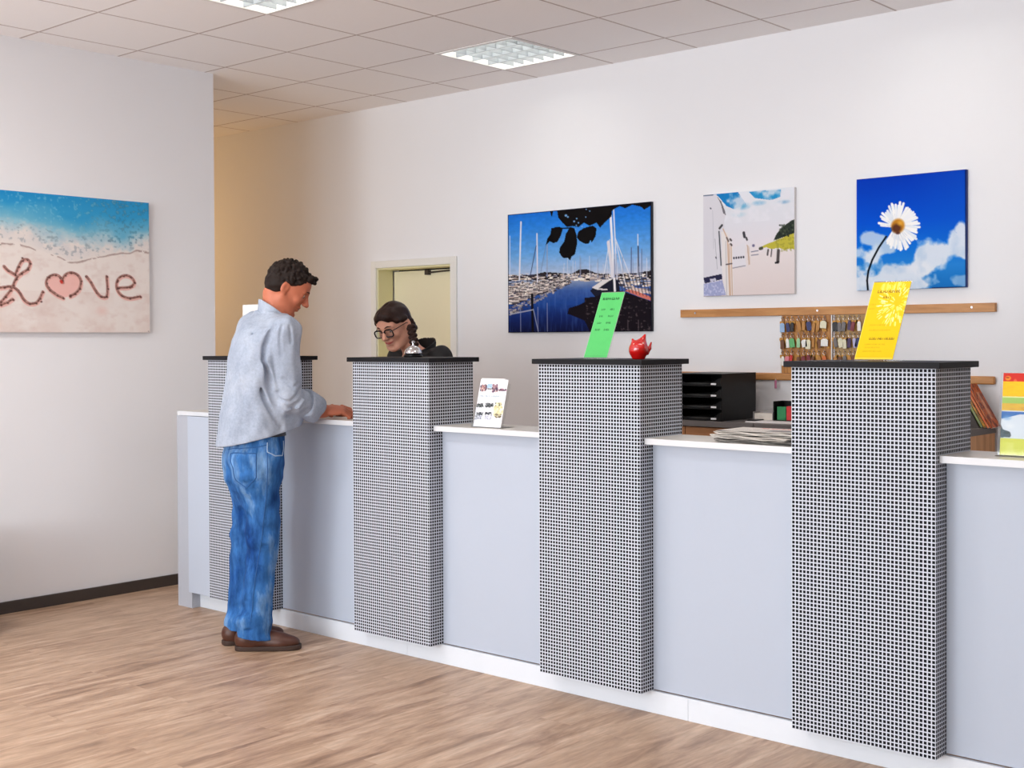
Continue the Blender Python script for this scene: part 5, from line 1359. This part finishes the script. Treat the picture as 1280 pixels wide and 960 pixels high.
# shoes
def shoe(ank, td, name):
    h = np.array((ank[0], ank[1], 0)) - td * .065; s_ = np.array((td[1], -td[0], 0)); R = np.array([s_, td, (0, 0, 1)])
    at = lambda a, b_, z: h + s_ * a + td * b_ + np.array((0, 0, z))
    F = Field(h - .14 + td * .12 + np.array((0, 0, .1)), h + .38 - (1 - td) * .2, .0038)
    F = Field((h[0] - .12, h[1] - .12, -.005), (h[0] + .34, h[1] + .36, .17), .0038)
    F.ell(at(0, .215, .034), (.048, .085, .036), R, .02); F.ell(at(0, .06, .045), (.040, .062, .046), R, .03); F.cap(at(0, .05, .05), at(0, .2, .042), .040, .038, .03)
    F.cap(at(0, .035, .06), at(0, .06, .095), .042, .044, .02); F.cap(at(0, .10, .085), at(0, .17, .068), .022, .02, .02)
    F.cap(at(0, .06, .10), at(0, .06, .15), .034, .034, .004, 'sub')
    F.cut((0, 0, .016), (0, 0, -1))
    o = field_obj(name, F, M_shoe, man)
    F = Field((h[0] - .12, h[1] - .12, -.01), (h[0] + .34, h[1] + .36, .06), .0035)
    F.ell(at(0, .205, .012), (.051, .102, .05), R, .02, e=3.0); F.ell(at(0, .062, .012), (.041, .07, .05), R, .03, e=3.0)
    F.cut((0, 0, .024), (0, 0, 1)); F.cut((0, 0, .001), (0, 0, -1)); field_obj('sole', F, M_sole, o)
    bm = B()
    for k in range(3):
        b_ = .105 + k * .024; z = .110 - k * .011; tube(bm, [at(-.026, b_ + .004, z - .018), at(0, b_, z), at(.026, b_ + .004, z - .018)], .003, 6)
    for sg in (-1, 1): tube(bm, [at(0, .1, .112), at(sg * .018, .095, .122), at(sg * .026, .11, .108), at(0, .104, .112)], .003, 6)
    obj('laces', bm, plain('dark_laces', (50, 30, 24), .7), o, smooth=True)
shoe(ANK_R, tdir[0], 'shoe'); shoe(ANK_L, tdir[1], 'shoe')

# ------------------------------------------------------------------ the receptionist behind the counter
th = math.radians(176); rt = np.array((math.cos(th), -math.sin(th))); fw = np.array((math.sin(th), math.cos(th)))
ORG = np.array((-4.985, 4.93))
FR = (ORG, rt, fw)
HC2 = np.array((-5.027, 4.70, 1.560)); HR2, HP2 = head_frame(HC2, (.17, -.90, -.42), .10); s = 1.03
F = Field((-5.36, 4.32, -.01), (-4.52, 5.20, 1.72), .0045)
F.loft(FR, [(.84, 0, 0, .155, .12), (.95, 0, 0, .165, .12), (1.08, 0, .01, .130, .105), (1.2, 0, .03, .145, .11), (1.3, 0, .06, .155, .105), (1.385, 0, .08, .13, .085)], .03)
SL, SR = W(-.145, .075, 1.378), W(.17, .075, 1.378)
EL, ER = W(-.21, .16, 1.08), W(.21, .16, 1.08); WL, WR = W(-.09, .36, 1.02), W(.06, .38, 1.02)
for a, b_, c in ((SL, EL, WL), (SR, ER, WR)):
    F.cap(W(0, .08, 1.37), a, .05, .045, .05); F.cap(a, b_, .045, .038, .03); F.cap(b_, c, .038, .026, .02)
F.cap(W(0, .10, 1.37), HP2(0, -.035, -.06), .052, .05, .035)
for sg in (-1, 1):
    F.cap(W(.09 * sg, 0, .9), W(.09 * sg, .01, .48), .08, .05, .04); F.cap(W(.09 * sg, .01, .48), W(.09 * sg, -.02, .08), .05, .034, .03); F.cap(W(.09 * sg, -.03, .045), W(.1 * sg, .12, .035), .034, .028, .02)
add_head(F, HP2, HR2, s, False)
hand(F, WL, (.5, -.8, -.1), (0, 0, 1), (-1, 0, 0), .92, .5); hand(F, WR, (-.0, -.9, -.1), (0, 0, 1), (1, 0, 0), .92, .6)
wom = field_obj('person', F, M_skin2)
tag(wom, 'woman with glasses, braid and black jacket bent over behind the counter', 'person', 'people at the reception counter')
eyes(HP2, HR2, s, wom, M_hair2, .8)
bm = B(); tube(bm, [HP2(x, .0985 - 10 * x * x, -.0625 + 9 * x * x) for x in (-.029, -.014, 0, .014, .029)], [.0014, .0048, .0054, .0048, .0014], 8); obj('lips', bm, M_lip2, wom, smooth=True)
# hair drawn back from a parting
F = Field(HC2 - .18, HC2 + .18, .0035)
F.ell(HP2(0, -.014, .042), (.080, .101, .088), HR2, .01); F.ell(HP2(0, -.055, -.01), (.072, .06, .07), HR2, .03)
F.ell(HP2(0, .046, .068), (.068, .056, .052), HR2, .02); F.ell(HP2(0, .120, -.020), (.067, .085, .094), HR2, .008, 'sub')
for q in (-1, 1):
    F.cap(HP2(q * .010, .084, .098), HP2(q * .044, .074, .076), .008, .009, .016); F.cap(HP2(q * .044, .074, .076), HP2(q * .068, .050, .044), .009, .010, .016); F.cap(HP2(q * .068, .050, .044), HP2(q * .078, -.01, .028), .011, .011, .02)
    F.ell(HP2(q * .086, -.010, -.020), (.018, .024, .036), HR2, .006, 'sub')
F.cap(HP2(0, .11, .10), HP2(0, -.04, .137), .003, .003, .008, 'sub')
sw = wobble(41, 150, .0016, (1, .4, 1)); F.disp(sw)
hair = field_obj('hair', F, M_hair2, wom)
# braid behind her left ear, falling in front of the shoulder
bp = [HP2(-.066, -.05, .0), HP2(-.074, -.052, -.05), np.array((-4.932, 4.73, 1.554)), np.array((-4.873, 4.69, 1.494)), np.array((-4.824, 4.655, 1.434)), np.array((-4.798, 4.635, 1.384))]
F = Field(np.min(bp, 0) - .05, np.max(bp, 0) + .05, .003)
pts = []
for a, b_ in zip(bp, bp[1:]):
    for i in range(5): pts.append(a * (1 - i / 5) + b_ * i / 5)
for i, p in enumerate(pts):
    o = np.array((.008 * (-1) ** i, .004 * (-1) ** i, 0)); F.ell(p + o, (.017, .018, .015), None, .006)
field_obj('braid', F, M_hair2, hair)
# glasses
gl = thing  # (same helper names as above)
def lensring(q, n=20):
    return [HP2(q * .0345 + .0270 * math.copysign(abs(math.cos(t)) ** .6, math.cos(t)), .1085 - .10 * abs(q * .0345 + .0270 * math.cos(t)) ** 1.6, -.002 + .0205 * math.copysign(abs(math.sin(t)) ** .6, math.sin(t))) for t in [2 * PI * i / n for i in range(n)]]
bm = B(); 
for q in (-1, 1): tube(bm, lensring(q), .0036, 6, closed=True)
tube(bm, [HP2(-.009, .1085, .006), HP2(0, .112, .008), HP2(.009, .1085, .006)], .0022, 6)
for q in (-1, 1): tube(bm, [HP2(q * .060, .1035, .010), HP2(q * .072, .075, .010), HP2(q * .0815, .0, .008), HP2(q * .081, -.02, .0)], .0022, 6)
M_frame = plain('black_spectacle_frame', (22, 18, 22), .25)
g = obj('glasses', bm, M_frame, wom, smooth=True)
M_lens = clear('spectacle_lens')
for q in (-1, 1):
    bm = B(); ring = [Vector(p) for p in lensring(q)]; n = Vector(HR2[1]) * .0006
    a = [bm.verts.new(p - n) for p in ring]; b_ = [bm.verts.new(p + n) for p in ring]; bm.faces.new(a); bm.faces.new(b_[::-1])
    for i in range(len(a)): bm.faces.new((a[i], a[(i + 1) % len(a)], b_[(i + 1) % len(a)], b_[i]))
    obj('lens', bm, M_lens, g)
bm = B(); sphere(bm, HP2(-.0765 * s, -.008, -.044), .0045, 10, 8); obj('earring', bm, M_steel, wom, smooth=True)
# black jacket with a raised collar
F = Field((-5.40, 4.36, .92), (-4.50, 5.20, 1.55), .0045)
F.loft(FR, [(.94, 0, .0, .185, .14), (1.08, 0, .01, .165, .13), (1.2, 0, .03, .175, .135), (1.3, 0, .055, .185, .125), (1.36, 0, .07, .17, .11), (1.40, 0, .085, .12, .08)], .03)
for sg, a, b_, c in ((-1, SL, EL, WL), (1, SR, ER, WR)):
    F.cap(W(.05 * sg, .08, 1.405), a + np.array((0, 0, .004)), .04, .055, .05); F.cap(a, b_, .064, .054, .03); F.cap(b_, b_ + (c - b_) * .85, .054, .042, .02)
jb = wobble(51, 40, .004); F.disp(jb)
F.cap(W(0, .17, 1.37), W(0, .22, 1.24), .035, .012, .01, 'sub'); F.cap(W(0, .1, 1.39), W(0, .13, 1.48), .056, .06, .004, 'sub')
jk = field_obj('jacket', F, M_jacket, wom)
F = Field(W(0, .09, 1.42) - .13, W(0, .09, 1.42) + .13, .0035)
nb, nt_ = W(0, .075, 1.385), W(0, .082, 1.46)
F.cap(nb, nt_, .076, .086, .004); F.cap(nb - (nt_ - nb) * .5, nt_ + (nt_ - nb) * .5, .066, .080, .004, 'sub')
F.cut(nt_ - np.array((0, 0, .004)), (fw[0] * .55, fw[1] * .55, 1)); F.cut(nb - np.array((0, 0, .02)), (0, 0, -1)); F.cap(W(0, .15, 1.30), W(0, .17, 1.46), .030, .045, .004, 'sub')
field_obj('collar', F, M_jacket, jk)
# dark trousers and shoes
F = Field((-5.25, 4.70, .05), (-4.60, 5.16, 1.0), .006)
F.loft(FR, [(.82, 0, 0, .17, .135), (.97, 0, 0, .172, .13)], .03)
for sg in (-1, 1): F.cap(W(.09 * sg, 0, .88), W(.09 * sg, .01, .48), .095, .068, .03); F.cap(W(.09 * sg, .01, .48), W(.09 * sg, -.02, .09), .068, .058, .03)
F.cut((0, 0, .07), (0, 0, -1)); field_obj('trousers', F, M_jacket, wom)
for sg in (-1, 1):
    F = Field(W(.09 * sg, .04, .05) - .2, W(.09 * sg, .04, .05) + .2, .005)
    F.cap(W(.09 * sg, -.035, .045), W(.1 * sg, .13, .036), .043, .036, .02); F.cut((0, 0, .004), (0, 0, -1)); field_obj('shoe', F, M_black, wom)
# ================================================================== light
def area(name, loc, rot, sx, sy, power, c=(1, 1, 1)):
    l = bpy.data.lights.new(name, 'AREA'); l.shape = 'RECTANGLE'; l.size = sx; l.size_y = sy; l.energy = power; l.color = c
    o = bpy.data.objects.new(name, l); C.objects.link(o); o.location = loc; o.rotation_euler = rot; return o
for k, ((a, b_), p) in enumerate(zip(WIN, (195, 150, 45))):
    area('window_daylight', ((a + b_) / 2, -4.02, 1.55), (PI / 2 + .45, 0, 0), b_ - a - .12, 2.3, p, (.90, .955, 1.0))
area('corridor_lamp_light', (-9.55, 5.3, 2.0), (0, -PI / 2, 0), 1.2, .8, 9, (1.0, .60, .24))
for x in (-5.22, -2.82):                        # unseen lamps added on the row pattern to brighten floor, ceiling and left wall
    for y in (1.609, 3.409, 5.209):
        if (x, y) in LAMPS or y == 3.409 and x == -5.22: continue
        area('ceiling_fill_light', (x + .3, y + .3, CEIL - .01), (0, 0, 0), .55, .55, (8 if y > 5 else 30) if x < -4 else 8, (1, .97, .93))
w = bpy.data.worlds.new('daylight'); w.use_nodes = True; bpy.context.scene.world = w
w.node_tree.nodes['Background'].inputs[0].default_value = (.85, .92, 1, 1); w.node_tree.nodes['Background'].inputs[1].default_value = .6

# ================================================================== camera
cam = bpy.data.cameras.new('camera'); co = bpy.data.objects.new('camera', cam); C.objects.link(co)
yaw, pitch, roll = 0.726508834, -0.0143968869, -0.00448647456
f = Vector((-math.sin(yaw) * math.cos(pitch), math.cos(yaw) * math.cos(pitch), math.sin(pitch)))
r = Vector((math.cos(yaw), math.sin(yaw), 0)); u = r.cross(f)
r2 = r * math.cos(roll) + u * math.sin(roll); u2 = -r * math.sin(roll) + u * math.cos(roll)
co.matrix_world = Matrix(((r2.x, u2.x, -f.x, 0), (r2.y, u2.y, -f.y, 0), (r2.z, u2.z, -f.z, 1.478), (0, 0, 0, 1)))
cam.sensor_width = 36; cam.lens = 1578.945 * 36 / 1280; cam.shift_y = -(480 - 447.831) / 1280; cam.clip_start = .05
bpy.context.scene.camera = co
vs = bpy.context.scene.view_settings
vs.view_transform = 'Standard'; vs.look = 'None'; vs.gamma = 1.0; vs.use_curve_mapping = False; vs.exposure = 0.16
bpy.context.scene.cycles.max_bounces = 8; bpy.context.scene.cycles.diffuse_bounces = 5
bpy.context.scene.cycles.sample_clamp_indirect = 6
